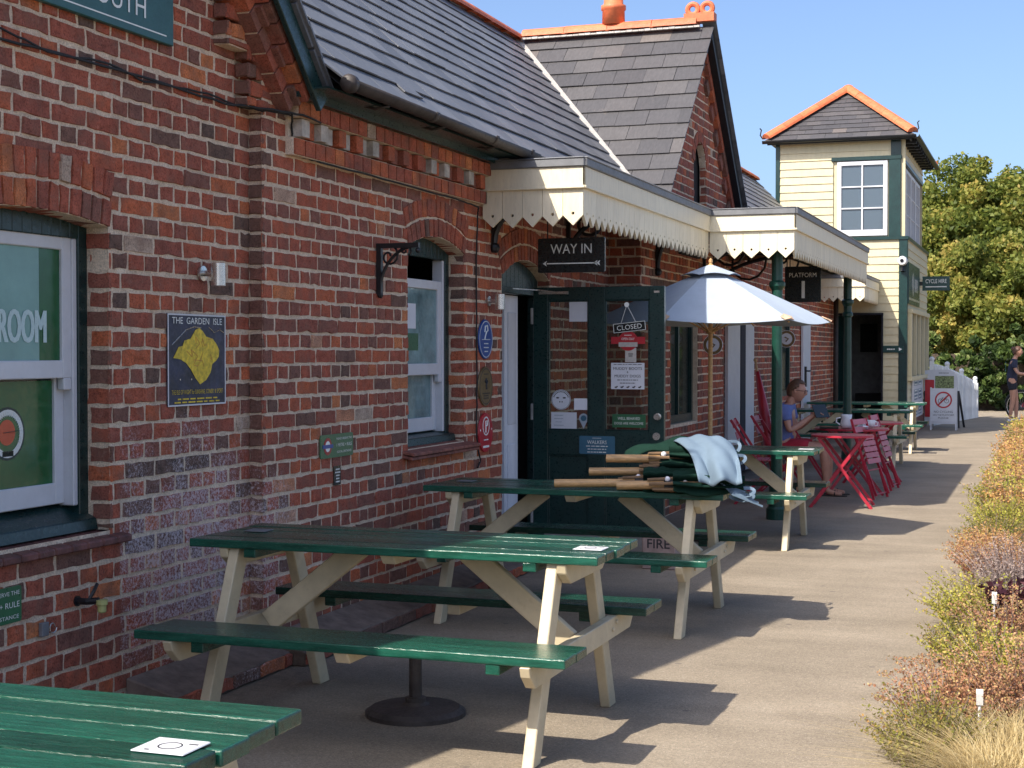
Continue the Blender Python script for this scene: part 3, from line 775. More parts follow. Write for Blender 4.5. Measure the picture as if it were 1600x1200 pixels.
ga.build('gauge_needle', M['dkgreen'], W1)
W2, wa2, wb2 = sash_window(op2, -.12, 2.018, 1.435, 1.03, 'small sash window with its top sash lowered', head=2.16)
bl = MB()
for i in range(9): bl.box(-.30, -.29, wa2+.10*i, wa2+.10*i+.07, 1.05, 1.9)
bl.build('blind', M['curtain'], W2)
bl = MB(); bl.box(-.1478, -.1468, wa2, wb2, 1.46, 1.965); bl.build('film_or_reflection', M['pane_reflection'], W2)  # added sheet on the upper pane, carries the painted reflection
bl = MB(); bl.box(-.1878, -.1868, wa2, wb2, 1.11, 1.405); bl.build('film_or_reflection', M['pane_reflection'], W2)  # same painted reflection for the lower pane
bl = MB(); bl.box(-.1465, -.1455, 8.80, 8.98, 1.70, 1.86); bl.build('window_notice', M['paper'], W2)
bl = MB(); bl.box(-.1465, -.1455, 8.78, 9.02, 1.56, 1.67); bl.build('window_notice', M['signgreen'], W2)
# brick and tile sills
sl = MB()
for i in range(11):
    y = 4.44+i*.107; sl.prism([(WX-.15,y,.80),(WX+.045,y,.765),(WX+.045,y,.735),(WX-.15,y,.735)], (0,.103,0))
sl.build('window_sill', M['sillbrick'], ST, bevel=.006)
sl = MB()
for i in range(2):
    for j in range(5):
        y = 8.44+j*.229; sl.prism([(-.12,y,.968-.02*i),(.075-.012*i,y,.935-.025*i),(.075-.012*i,y,.915-.025*i),(-.12,y,.948-.02*i)], (0,.226,0))
sl.build('window_sill', M['sillred'], ST, bevel=.004)

# ---- doorway and its open door
df = MB(); n = 12; f3 = arch_top(*op3[:2], *op3[3:])
for i in range(n):
    p, q = 10.214+1.086*i/n, 10.214+1.086*(i+1)/n
    df.prism([(-.10,p,2.00),(-.10,q,2.00),(-.10,q,f3(q)+.01),(-.10,p,f3(p)+.01)], (-.05,0,0), .5)
df.box(-.16, -.08, 10.21, 11.30, 1.985, 2.03); df.box(-.16, -.07, 11.22, 11.305, .05, 1.985); df.box(-.16, -.09, 10.205, 10.25, .05, 1.985)
df.build('door_frame', M['dkgreen'], ST, bevel=.004)
dl = MB(); dl.box(-.20, -.165, 10.72, 11.02, .05, 1.98); dl.box(-.164, -.158, 10.78, 10.96, .25, .85); dl.box(-.164, -.158, 10.78, 10.96, 1.0, 1.85); dl.build('inner_door', M['paper'], ST, bevel=.004)
ds = MB(); ds.box(-.5, .10, 10.22, 11.29, .0, .05); ds.build('door_step', M['greyboard'], ST, bevel=.01)
dr = MB(); Y0, Y1 = 10.845, 10.89; Z0, Z1 = .06, 2.035
G1, G2 = (.135, .452), (.578, .918)
for (a, b) in ((.02, G1[0]), (G1[1], G2[0]), (G2[1], 1.032)): dr.box(a, b, Y0, Y1, Z0, Z1, .5)
for (a, b) in (G1, G2):
    dr.box(a, b, Y0+.001, Y1-.001, 1.935, Z1, .55); dr.box(a, b, Y0+.001, Y1-.001, .78, .965, .45); dr.box(a, b, Y0+.001, Y1-.001, Z0, .24, .5); dr.box(a, b, Y0+.017, Y1-.017, .24, .78, .4)
    for (p, q, r, s) in ((a, a+.012, .24, .78), (b-.012, b, .24, .78), (a+.012, b-.012, .24, .252), (a+.012, b-.012, .768, .78), (a, a+.01, .965, 1.935), (b-.01, b, .965, 1.935), (a+.01, b-.01, .965, .975), (a+.01, b-.01, 1.925, 1.935)):
        dr.box(p, q, Y0+.006, Y1-.006, r, s, .3)
DOOR = dr.build('door', M['dkgreen'], ST, bevel=.003); tag(DOOR, 'dark green glazed door standing wide open')
for (a, b) in (G1, G2): dg_ = MB(); dg_.box(a, b, Y0+.021, Y0+.025, .965, 1.935); dg_.build('pane', M['doorglass'], DOOR)
hd = MB(); hd.lathe([(.026,0),(.026,.006),(.012,.008),(.012,.03),(.022,.034),(.022,.045)], (.985,Y0,1.075), 16, ax=(0,-1,0)); hd.disc((.975,Y0,.93), (0,-1,0), .028, .006)
hd.build('handle', M['steel'], DOOR, smooth=False)
ht = MB(); ht.box(.955, .995, Y0-.006, Y0, 1.985, 2.0); ht.tube([(-.06,10.6,2.02),(.06,Y0-.02,2.015),(.30,Y0-.012,1.985)], .006, 6); ht.box(.07, .30, Y0-.022, Y0-.003, 1.983, 2.003)
ht.build('door_stay', M['steel'], DOOR)
for z in (.3, 1.1, 1.82): hi = MB(); hi.tube([(.01,Y0-.004,z-.06),(.01,Y0-.004,z+.06)], .011, 8); hi.build('hinge', M['greyboard'], DOOR)
kp = MB(); kp.box(.11, .95, Y0-.006, Y0-.001, .065, .235); tag(kp.build('kick_plate', M['greyboard'], DOOR), 'weathered grey kick plate')
# other openings along the wall
ow = MB()
ow.box(.20, .24, 14.1, 14.16, .85, 2.1); ow.box(.20, .24, 15.24, 15.3, .85, 2.1); ow.box(.20, .24, 14.16, 15.24, 2.03, 2.1); ow.box(.20, .24, 14.16, 15.24, .85, .93); ow.box(.2, .235, 14.68, 14.72, .93, 2.03)
w3 = ow.build('window', M['dkgreen'], ST); q = MB(); q.box(.21, .214, 14.16, 15.24, .93, 2.03); q.build('pane', M['glass'], w3)
ow = MB(); ow.box(-.05, .0, 21.9, 21.98, .9, 2.1); ow.box(-.05, 0, 22.92, 23.0, .9, 2.1); ow.box(-.05, 0, 21.98, 22.92, 2.02, 2.1); ow.box(-.05, 0, 21.98, 22.92, .9, .98)
w4 = ow.build('window', M['dkgreen'], ST); q = MB(); q.box(-.035, -.03, 21.98, 22.92, .98, 2.02); q.build('pane', M['glass'], w4)
for (a, b) in ((18.05, 18.80), (19.15, 19.75)): dw = MB(); dw.box(.01, .055, a, b, .05, 2.1); dw.build('door', M['white'], ST, bevel=.004)
dw = MB(); dw.box(.012, .06, 18.82, 19.14, .05, 2.1); dw.build('door_frame', M['navyblack'], ST)
dw = MB(); dw.box(.01, .05, 24.0, 24.75, .05, 2.12); d3 = dw.build('door', M['white'], ST, bevel=.004)
dw = MB(); dw.box(.05, .075, 24.1, 24.2, 1.0, 1.32); dw.tube([(.075,24.15,1.25),(.12,24.15,1.25),(.12,24.3,1.25)], .012, 8); dw.build('handle', M['black'], d3)
dp = MB(); dp.tube([(.08,27.6,.0),(.08,27.6,2.75)], .045, 10); dp.build('downpipe', M['iron'], ST, smooth=True)

# ---- canopies with saw-tooth valances
def valance_board(mb, O, U, N, w, zt, zb, zp, th=.02):
    """one pointed board with a drilled hole, U along the board's width"""
    O, U, N = V(O), V(U), V(N); m = w/2; hz = zb+.012; hr = .011
    P = lambda u, z: O+U*u+AZ*z
    hole = [(m+hr*math.cos(PI/2+2*PI*k/8), hz+hr*math.sin(PI/2+2*PI*k/8)) for k in range(9)]
    left = [(0, zt), (0, zb), (m, zp)] + [hole[4-i] for i in range(0, 5)] + [(m, zt)]
    left = [(0.0015, zt), (0.0015, zb), (m, zp), hole[4], hole[3], hole[2], hole[1], hole[0], (m, zt)]
    right = [(m, zt), hole[8], hole[7], hole[6], hole[5], hole[4], (m, zp), (w-.0015, zb), (w-.0015, zt)]
    sh = R.random()
    for pl_ in (left, right): mb.prism([P(u, z) for (u, z) in pl_], N*(-th), sh)
def valance(mb, O, U, N, L, n, zt=2.672, zb=2.468, zp=2.40, drop=0):
    w = L/n
    for i in range(n): valance_board(mb, V(O)+V(U)*(i*w)+AZ*(drop*i*w), U, N, w, zt, zb+R.gauss(0,.002), zp+R.gauss(0,.002))
def canopy(x0, x1, y0, y1, side0, nend, nside, yd0):
    """one flat canopy: pointed boards, fascia with a bead, lead-dressed top, boarded soffit"""
    va, fb, le, so = MB(), MB(), MB(), MB()
    valance(va, (x0,y0,0), AX, (0,-1,0), x1-x0, nend); valance(va, (x1,y0+.015,0), AY, AX, y1-y0-.02, nside)
    def edge(p, q, out):
        p, q, out = V(p), V(q), V(out); d = q-p
        fb.obox(p+AZ*2.665, d, out*.016, AZ*.128); fb.obox(p+AZ*2.648, d, out*.026, AZ*.018)
        le.obox(p+AZ*2.793-out*.03, d, out*.062, AZ*.055); le.obox(p+AZ*2.846-out*.03, d, out*.068, AZ*.012)
    edge((x0,y0,0), (x1+.016,y0,0), (0,-1,0)); edge((x1,y0-.016,0), (x1,y1,0), AX)
    le.box(0, x1-.02, y0+.03, y1, 2.80, 2.84)
    y = y0+.04
    while y < y1-.09: so.box(.01, x1-.025, y, y+.094, 2.755+R.gauss(0,.001), 2.795); y += .097
    y = y0+.8
    while y < y1-.3: so.box(.01, x1-.03, y, y+.05, 2.66, 2.752); y += 1.25
    va.build('canopy_valance', M['valance'], ST); fb.build('canopy_fascia', M['valance'], ST, bevel=.003); le.build('canopy_lead_edge', M['lead'], ST, bevel=.006); so.build('canopy_soffit', M['soffit'], ST)
canopy(.02, .74, 9.76, 13.735, 0, 5, 27, 0)
canopy(.745, 1.52, 13.74, 19.5, 0, 5, 38, 0)
canopy(.02, .76, 26.0, 28.17, 0, 5, 14, 0)
def bracket(mb, Y, x0, z0, reach, drop, r=.017):
    """wall bracket: post, arm and scrolled spandrel in the XZ plane"""
    mb.box(x0, x0+.03, Y-.016, Y+.016, z0-drop, z0); mb.box(x0, x0+reach, Y-.014, Y+.014, z0-.028, z0)
    p = [(x0+.02+reach*.85*(1-math.cos(t))*1.0, Y, z0-drop*.92+drop*.86*math.sin(t)) for t in [i*PI/2/10 for i in range(11)]]
    mb.tube(p, r*.8, 8)
    c = (x0+reach*.28, z0-drop*.25); mb.tube([(c[0]+math.cos(t)*(.010+.0085*t)*reach/.3, Y, c[1]+math.sin(t)*(.010+.0085*t)*reach/.3) for t in [i*.5 for i in range(17)]], r*.55, 6)
    c = (x0+reach*.66, z0-drop*.14); mb.tube([(c[0]+math.cos(-t)*(.006+.006*t)*reach/.3, Y, c[1]+math.sin(-t)*(.006+.006*t)*reach/.3) for t in [i*.5 for i in range(15)]], r*.5, 6)
    mb.ball((x0+reach*.97, Y, z0-.045), r*1.3, n=8, m=6); mb.ball((x0+.02, Y, z0-drop), r*1.5, n=8, m=6)
for (Y, rc) in ((10.0, .62), (11.75, .62), (13.5, .62), (15.5, 1.2), (17.6, 1.2)):
    cb = MB(); bracket(cb, Y, .0 if Y < 13 or Y > 16.6 else .3, 2.70, rc if Y < 13 or Y > 16.6 else rc-.3, .42, .026)
    cb.build('canopy_bracket', M['black'], ST, smooth=False)
for y in (14.05, 19.25):
    c = MB(); c.lathe([(.095,0),(.095,.10),(.075,.12),(.07,.3),(.055,.34),(.050,1.2),(.046,1.98),(.066,2.0),(.066,2.03),(.05,2.05),(.05,2.12),(.075,2.16),(.075,2.19),(.052,2.21),(.052,2.5),(.085,2.62),(.085,2.75)], (1.315,y,0), 20)
    c.build('canopy_column', M['column'], ST, smooth=False)
# ------------------------------------------------------------------ signal tower
TW = thing('signal_tower', 'tall cream weatherboarded signal tower with hipped slate roof and orange hips', 'tower', (0, 30, 0))
TY, TX, TL, TE = 28.2, 1.25, -1.09, 33.0
bo = MB()
lap_boards(bo, (0,TY,0), AX, (0,-1,0), TL+.05, TX-.13, .3, 3.58, [(-.03, .85, 0, 2.26)])
lap_boards(bo, (0,TY,0), AX, (0,-1,0), TL+.05, 1.0, 3.64, 5.40, [(-.06, 1.2, 3.5, 5.06)])
lap_boards(bo, (TX,TY,0), AY, AX, .09, 4.78, .3, 3.58, [(.25, 4.4, 1.0, 2.3)])
lap_boards(bo, (TX-.1,TY,0), AY, AX, .09, 4.78, 5.10, 5.40)
bo.build('weatherboards', M['towercream'], TW)
co = MB()
co.box(TL, TX-.03, TY+.02, TY+.06, 2.26, 5.42); co.box(TL, -.03, TY+.02, TY+.06, 0, 2.26); co.box(.85, TX-.03, TY+.02, TY+.06, 0, 2.26)
co.box(TX-.04, TX-.012, TY+.06, TE, 0, 3.6); co.box(TL, TL+.04, TY+.06, TE, 0, 5.42); co.box(TL, TX-.1, TE-.04, TE, 0, 5.42); co.box(TL, TX-.04, TY+.07, TE-.05, 5.40, 5.42)
co.build('wall', M['towercream'], TW)
bm_ = MB(); bm_.box(TX-.02, TX+.02, TY-.015, TE, 0, .29); bm_.box(.85, TX-.02, TY-.03, TY+.02, 0, .29); bm_.box(TL, -.03, TY-.03, TY+.02, 0, .29)
bm_.build('brick_base', M['sillred'], TW)
tr = MB()
tr.box(TL-.02, TL+.06, TY-.025, TY+.02, 0, 5.40); tr.box(TX-.13, TX+.02, TY-.028, TY+.02, .0, 3.6); tr.box(TX-.0, TX+.022, TY+.02, TY+.10, .0, 3.6)
tr.box(.935, 1.145, TY-.03, TY+.02, 3.64, 5.03); tr.box(1.12, 1.147, TY+.02, TY+.30, 3.64, 5.03); tr.box(.97, 1.15, TY-.032, TY+.02, 5.10, 5.41)
tr.box(-.09, 1.16, TY-.04, TY+.02, 5.03, 5.10); tr.box(1.12, 1.17, TY+.02, TE, 5.03, 5.095); tr.box(-.12, TX+.04, TY-.05, TY+.02, 3.58, 3.64); tr.box(1.1, TX+.045, TY+.02, TE, 3.58, 3.638)
tr.build('corner_trim', M['dkgreen'], TW, bevel=.004)
def tower_window(U0, U1, z0, z1, front, nu, nz):
    w = MB(); k = .075
    def bx(a, b, c, d, dep=.05, pr=0.0):
        if front: w.box(a, b, TY-.02-pr, TY-.02+dep, c, d)
        else: w.box(1.12-dep, 1.12+pr, a, b, c, d)
    bx(U0, U0+k, z0, z1); bx(U1-k, U1, z0, z1); bx(U0+k, U1-k, z1-k, z1); bx(U0+k, U1-k, z0, z0+k*1.5)
    for i in range(1, nu): u = U0+k+(U1-U0-2*k)*i/nu; bx(u-.014, u+.014, z0+k*1.5, z1-k, .035, -.004)
    for j in range(1, nz): z = z0+k*1.5+(z1-z0-2.5*k)*j/nz; bx(U0+k, U1-k, z-.013, z+.013, .03, -.007)
    o = w.build('window', M['white'], TW, bevel=.004)
    p = MB()
    if front: p.box(U0+k, U1-k, TY+.012, TY+.016, z0+k, z1-k)
    else: p.box(1.084, 1.088, U0+k, U1-k, z0+k, z1-k)
    p.build('pane', M['towerglass'], o)
    return o
tower_window(.015, .912, 3.66, 5.02, True, 2, 3)
for i in range(4): tower_window(28.52+i*1.09, 28.52+i*1.09+1.03, 3.66, 5.02, False, 3, 3)
rm = MB(); rm.box(-.9, 1.0, 29.6, 29.65, 3.3, 5.3); rm.box(-.6, .5, 28.9, 29.3, 3.6, 4.5); rm.build('signal_room', M['curtain'], TW)
# hipped roof
E0 = [V((-1.27,28.0,5.44)), V((1.38,28.0,5.44)), V((1.38,33.2,5.44)), V((-1.27,33.2,5.44))]; A0, A1 = V((.055,29.4,6.50)), V((.055,31.8,6.50))
hr = MB(); S = (A0-V((.055,28.0,5.44))); sl_ = S.length; wd = 2.65/2
slates(hr, (.055,28.0,5.44), AX, S, -wd, wd, sl_, .16, .25, [(1, -wd/sl_, wd), (-1, -wd/sl_, wd)])
S = V((A0.x-1.38, 0, 1.06)); slates(hr, (1.38,28.0,5.44), AY, S, 0, 5.2, S.length, .16, .25, [(1, -1.4/S.length, 0), (-1, -1.4/S.length, 5.2)])
hr.poly([E0[3], E0[0], A0, A1], .5); hr.poly([E0[2], E0[3], A1], .5); hr.poly(E0, .5)
hr.build('slate_roof', M['slatewarm'], TW)
hip = MB(); rt = hip
for a, b in ((E0[0], A0), (E0[1], A0), (A0, A1), (E0[2], A1), (E0[3], A1)): ridge(a+V((0,0,.075)), b+V((0,0,.075)), .10, .42)
hip.build('hip_tiles', M['terracotta'], TW)
for e in (E0[0], E0[1]):
    hk = MB(); d = V((-1 if e.x < 0 else 1, -.3, 0)); hk.tube([e+V((0,0,.05)), e+d*.05+V((0,0,.04)), e+d*.09+V((0,0,.10)), e+d*.07+V((0,0,.2)), e+d*.10+V((0,0,.23))], .012, 6)
    hk.build('hip_iron', M['black'], TW)
tg = MB(); halfpipe(tg, (-1.32,27.97,5.43), (1.43,27.97,5.43), .055); halfpipe(tg, (1.43,27.95,5.43), (1.43,33.2,5.43), .055)
tg.box(-1.24, 1.34, 28.02, 28.05, 5.36, 5.43); tg.box(1.30, 1.33, 28.05, 33.1, 5.36, 5.43); tg.box(-1.2, 1.3, 28.05, 28.19, 5.405, 5.425); tg.box(1.15, 1.30, 28.19, 33.1, 5.405, 5.425)
y = 28.4
while y < 33: tg.box(1.15, 1.40, y, y+.06, 5.33, 5.40); y += .42
tg.build('eaves_gutter', M['black'], TW)
td = MB(); td.box(-.03, .0, TY-.04, TY+.05, 0, 2.26); td.box(.82, .85, TY-.04, TY+.05, 0, 2.26); td.box(0, .82, TY-.04, TY+.05, 2.225, 2.26)
tdo = td.build('door_frame', M['navyblack'], TW)
td = MB(); td.obox((.01,TY+.02,.03), (.10,.70,0), (.04,-.006,0), (0,0,2.18)); td.build('door', M['dkgreen'], TW)
td = MB(); td.box(-.2, 1.1, 30.4, 30.45, 0, 2.5); td.box(-.2, 1.1, TY+.1, 30.4, 2.45, 2.5); td.build('back_room_wall', M['greyboard'], TW)
td = MB(); td.box(.20, .52, 30.3, 30.38, 1.55, 2.1); td.build('back_room_picture', M['dark'], TW); td = MB(); td.box(.15, .8, 29.9, 30.3, 0, .75); td.build('back_room_desk', M['dark'], TW)
by = MB()                                         # low bay on the platform side
by.box(TX, TX+.10, 28.45, 32.6, 2.26, 2.34); by.box(TX, TX+.09, 28.45, 32.6, 1.02, 1.10)
for i in range(5): by.box(TX, TX+.085, 28.47+i*1.0, 28.55+i*1.0, 1.10, 2.26)
b_ = by.build('bay_window', M['towercream'], TW, bevel=.004); by = MB(); by.box(TX+.02, TX+.025, 28.55, 32.5, 1.1, 2.26); by.build('pane', M['towerglass'], b_)

# ------------------------------------------------------------------ signs and fittings
L_, INK, PAP = M['letter'], M['ink'], M['paper']
FU, FN = AX, (0,-1,0)
# station name board (only its right end is in the picture)
t = thing('station_name_board', 'teal station name board with white capitals fixed high on the gable wall', 'sign', (WX, 5.1, 2.93))
b = MB(); b.box(WX+.001, WX+.030, 4.10, 5.982, 2.93, 3.38); b.build('board', M['teal'], t, bevel=.004)
b = MB(); text(b, 'YARMOUTH', (WX+.030,5.385,3.055), AY, AZ, .092, .74); b.box(WX+.0305, WX+.0315, 4.16, 5.92, 2.962, 2.968); b.build('lettering', L_, t)
# poster of the island
def f_island(q, F):
    pts = [(-.21,-.005),(-.165,.045),(-.13,.05),(-.115,.075),(-.06,.085),(-.02,.125),(.015,.135),(.045,.12),(.075,.095),(.135,.085),(.17,.06),(.195,.03),(.19,.0),(.165,-.02),(.13,-.035),(.115,-.075),(.075,-.11),(.02,-.13),(-.02,-.10),(-.06,-.06),(-.10,-.03),(-.15,-.012)]
    q.prism([F+AY*u+AZ*(z+.015)+AX*.0012 for (u, z) in pts], AX*.0008)
def f_roads(q, F):
    rr = random.Random(3)
    for i in range(9):
        u, z = rr.uniform(-.10,.12), rr.uniform(-.04,.09)
        for k in range(3):
            u2, z2 = u+rr.uniform(-.05,.05), z+rr.uniform(-.04,.04)
            if abs(u2) < .15 and -.06 < z2 < .10: q.beam(F+AY*u+AZ*(z+.01)+AX*.0026, F+AY*u2+AZ*(z2+.01)+AX*.0026, .0035, .0006, (0,-(z2-z),u2-u)); u, z = u2, z2
def f_head(q, F):
    text(q, 'THE  GARDEN  ISLE', F+AZ*.182, AY, AZ, .030, .44)
def f_foot(q, F):
    text(q, 'THE ISLE OF WIGHT for SUNSHINE, SCENERY & SPORT', F-AZ*.150, AY, AZ, .024, .45); bars(q, F-AZ*.188, AY, AZ, .42, .03, 2)
def f_coast(q, F):
    q.tube([F+AX*.001+AY*u+AZ*z for u, z in ((-.22,.07),(-.15,.11),(-.10,.14),(-.03,.155),(.03,.15))], .0025, 5); q.tube([F+AX*.001+AY*u+AZ*z for u, z in ((.10,.155),(.15,.13),(.20,.145),(.24,.13))], .0025, 5)
    for i in range(8): q.disc(F+AY*R.uniform(-.22,.22)+AZ*R.choice((-.11,-.09,.05)), AX, .004, .001, 8)
def f_strip(q, F): q.box(F.x+.0003, F.x+.001, F.y-.245, F.y+.245, F.z+.158, F.z+.208)
sign('wall_poster', 'framed poster of a yellow island map on dark blue, on the brick wall', 'poster', (WX+.001,6.21,1.513), AY, AZ, .51, .425, M['posterblue'],
     [('map', M['yellow'], f_island), ('map_roads', M['orangeink'], f_roads), ('heading', L_, f_head), ('caption', M['yellow'], f_foot), ('coast_marks', M['steel'], f_coast)], .006, rim=(M['white'], .007))
def f_rule(q, F):
    text(q, 'PLEASE OBSERVE THE', F+AZ*.045, AY, AZ, .016, .27); text(q, '1 METRE + RULE', F, AY, AZ, .022, .27); text(q, 'SOCIAL DISTANCE', F-AZ*.047, AY, AZ, .015, .26)
sign('distance_sign', 'small green sign with three lines of white capitals, low under the big window', 'sign', (WX+.001,4.76,.575), AY, AZ, .30, .14, M['signgreen'], [('lettering', L_, f_rule)], .005, rnd=.012, group='green distance signs')
def f_rule2(q, F):
    c = F+AY*.085; text(q, 'PLEASE OBSERVE THE', c+AZ*.037, AY, AZ, .012, .19); text(q, '1 METRE + RULE', c+AZ*.002, AY, AZ, .018, .19); text(q, 'SOCIAL DISTANCE', c-AZ*.035, AY, AZ, .012, .18)
def f_rnd(q, F): q.ring(F-AY*.115, AX, .030, .047, .0015)
def f_rndw(q, F): q.disc(F-AY*.115, AX, .030, .0012)
def f_rndb(q, F): q.box(F.x, F.x+.003, F.y-.115-.062, F.y-.115+.062, F.z-.010, F.z+.010)
sign('distance_sign', 'small green sign with a red ring and blue bar emblem left of the small window', 'sign', (.001,7.525,1.037), AY, AZ, .405, .128, M['signgreen'],
     [('emblem_ring', M['redenamel'], f_rnd), ('emblem_disc', L_, f_rndw), ('emblem_bar', M['blue'], f_rndb), ('lettering', L_, f_rule2)], .005, rnd=.012, group='green distance signs')
sign('name_plate', 'tiny black plate with white print below the green emblem sign', 'plate', (.001,7.53,.872), AY, AZ, .085, .105, M['blackplate'], [('print', L_, lambda q, F: bars(q, F, AY, AZ, .065, .085, 5))], .004)
# round plaques by the door
def plaque(name, label, z, mat, parts, scallop=False):
    t = thing(name, label, 'plaque', (0, 9.845, z-.135)); b = MB(); c = V((.001, 9.845, z))
    b.lathe([(.135,0),(.138,.004),(.134,.012)], c, 40, ax=AX); b.build('board', mat, t)
    for pn, pm, fn in parts: q = MB(); fn(q, c+AX*.012); q.build(pn, pm, t)
def p_blue(q, F):
    q.ring(F, AX, .122, .127, .001); q.tube([F+AX*.001+AY*u+AZ*z for u, z in ((-.03,.05),(-.02,.09),(.02,.095),(.03,.06),(-.0,.05),(-.02,.02),(-.03,-.0))], .006, 5); q.box(F.x, F.x+.0015, F.y-.08, F.y+.08, F.z-.004, F.z+.0)
    for k in range(3): bars(q, F-AZ*(.03+.027*k), AY, AZ, .12-.025*k, .016, 1)
plaque('wall_plaque', 'round blue enamel plaque, uppermost of the three beside the doorway', 1.638, M['blue'], [('print', L_, p_blue)])
def p_brz(q, F):
    q.ring(F, AX, .12, .126, .001); q.tube([F+AX*.001+AY*u+AZ*z for u, z in ((-.02,.03),(.0,.05),(.02,.035),(.0,.01),(.005,-.02))], .009, 5); bars(q, F-AZ*.065, AY, AZ, .15, .05, 3); bars(q, F+AZ*.085, AY, AZ, .10, .015, 1)
plaque('wall_plaque', 'round bronze plaque, middle one of the three beside the doorway', 1.312, M['bronze'], [('print', INK, p_brz)])
def p_red(q, F):
    q.ring(F+AZ*.045, AX, .056, .066, .001); q.tube([F+AX*.001+AY*u+AZ*z for u, z in ((-.012,.0),(-.012,.08),(.02,.08),(.02,.05),(-.01,.045))], .006, 5)
    for u in (-.11, .11): q.disc(F+AY*u+AZ*.02, AX, .008, .001, 8)
    bars(q, F-AZ*.05, AY, AZ, .13, .02, 1); q.box(F.x, F.x+.001, F.y-.06, F.y+.06, F.z-.105, F.z-.09)
plaque('wall_plaque', 'round red enamel plaque, lowest of the three beside the doorway', .992, M['redenamel'], [('print', L_, p_red)])
# stainless up-and-down lamps
def wall_lamp(x, y, z, label):
    t = thing('wall_lamp', label, 'lamp', (x, y, z-.06), 'stainless wall lamps')
    b = MB(); b.lathe([(.036,0),(.036,.012),(.014,.014),(.014,.06)], (x,y-.01,z), 16, ax=AX); b.build('bracket', M['steel'], t)
    b = MB(); b.lathe([(.028,-.055),(.034,-.053),(.034,.052),(.028,.055)], (x+.085,y,z-.005), 20); b.build('lamp_shade', M['steel'], t, smooth=False)
wall_lamp(WX, 6.27, 1.92, 'stainless cylinder wall lamp above the island poster')
wall_lamp(0, 9.93, 1.905, 'stainless cylinder wall lamp above the blue plaque')
# basket bracket
b = MB(); bracket(b, 8.07, .0, 2.18, .265, .30, .012)
tag(b.build('basket_bracket', M['black'], origin=(0,8.07,1.88)), 'empty black scrolled iron basket bracket left of the small window', 'bracket')
# cables
def cable(pts, r, lab, name='cable'):
    P = [V(p) for p in pts]; q = []
    for a, b_ in zip(P, P[1:]):
        for i in range(6): q.append(a.lerp(b_, i/6)+V((R.gauss(0,.0015),0,R.gauss(0,.002))))
    q.append(P[-1]); m = MB(); m.tube(q, r, 6)
    return tag(m.build(name, M['rubber'], origin=P[0]), lab, 'cable')
cable([(WX+.015,3.2,2.77),(WX+.015,4.8,2.74),(WX+.015,5.4,2.752),(WX+.015,5.75,2.757),(WX+.015,6.46,2.748),(.03,6.70,2.755),(.10,6.95,2.755),(.10,7.15,2.745)], .006, 'black cable strung along the gable wall under the name board')
cable([(WX+.015,3.2,2.79),(WX+.015,4.8,2.775),(WX+.017,5.08,2.742),(WX+.015,5.5,2.768),(WX+.015,5.77,2.742),(WX+.015,6.30,2.77),(WX+.015,6.6,2.752),(.02,6.72,2.75),(.05,6.92,2.752)], .005, 'thinner sagging cable looping over the one along the gable wall')
cable([(.075,6.88,2.752),(.02,6.98,2.70),(.012,7.0,2.61),(.012,7.08,2.565),(.045,7.3,2.555),(.045,8.2,2.552),(.045,9.2,2.545),(.05,9.60,2.53),(.014,9.68,2.48),(.012,9.66,2.2),(.012,9.67,1.4),(.012,9.66,.98),(.012,9.7,.88),(.012,9.74,.80),(.012,9.68,.76)], .0055, 'thin black cable following the brick cornice and dropping beside the doorway')
M['tapyellow'] = paint('dull_yellow_plastic', (.42, .42, .16), .5, 12, .1, .05)
# tap and switch
t = thing('garden_tap', 'old brass and black garden tap sticking out of the low brick wall', 'tap', (WX, 5.29, .50))
b = MB(); b.tube([(WX,5.27,.525),(WX+.05,5.27,.525),(WX+.10,5.285,.53)], .014, 8); b.lathe([(.022,0),(.022,.01)], (WX,5.27,.525), 12, ax=AX); b.tube([(WX+.06,5.27,.53),(WX+.065,5.30,.565),(WX+.06,5.33,.59)], .008, 6); b.build('pipe', M['black'], t)
b = MB(); b.lathe([(.014,-.045),(.018,-.04),(.018,-.015),(.024,-.012),(.024,.008)], (WX+.11,5.29,.525), 12); b.build('hose_connector', M['tapyellow'], t)
t = thing('cable_box', 'small grey box with a wire loop on the low brick wall under the tap', 'box', (WX, 5.04, .42)); b = MB(); b.box(WX, WX+.02, 5.02, 5.065, .42, .475); b.build('box_lid', M['lead'], t, bevel=.003)
b = MB(); b.tube([(WX+.012+.001*i,5.09+.02*math.cos(i*.7),.445+.02*math.sin(i*.7)) for i in range(10)], .003, 6); b.build('wire_loop', M['steel'], t)
# hanging signs
def hang(name, label, c, w, h, fn, zt, mat='blackplate', grp=None, cat='sign'):
    c = V(c); t = sign(name, label, cat, c, FU, AZ, w, h, M[mat], [('lettering', L_, fn)], .022, rnd=.012, group=grp)
    q = MB()
    for s_ in (-.36, .36): q.tube([c+AX*(w*s_)+V((0,-.011,h/2-.01)), V((c.x+w*s_, c.y-.011, zt))], .005, 6)
    q.build('hanger', M['black'], t)
def f_way(q, F):
    text(q, 'WAY IN', F+AZ*.045, FU, AZ, .068, .305); q.box(F.x-.18, F.x+.19, F.y-.002, F.y-.0012, F.z-.062, F.z-.054)
    for x0, sx in ((-.21, 1), (.165, 1), (.185, 1)):
        q.prism([F+V((x0,-.0012,-.058)), F+V((x0+.03*sx,-.0012,-.038)), F+V((x0+.022*sx,-.0012,-.058)), F+V((x0+.03*sx,-.0012,-.078))], (0,-.0008,0))
hang('hanging_sign', 'black hanging sign reading WAY IN over a white arrow', (.494,10.3,2.236), .495, .245, f_way, 2.72)
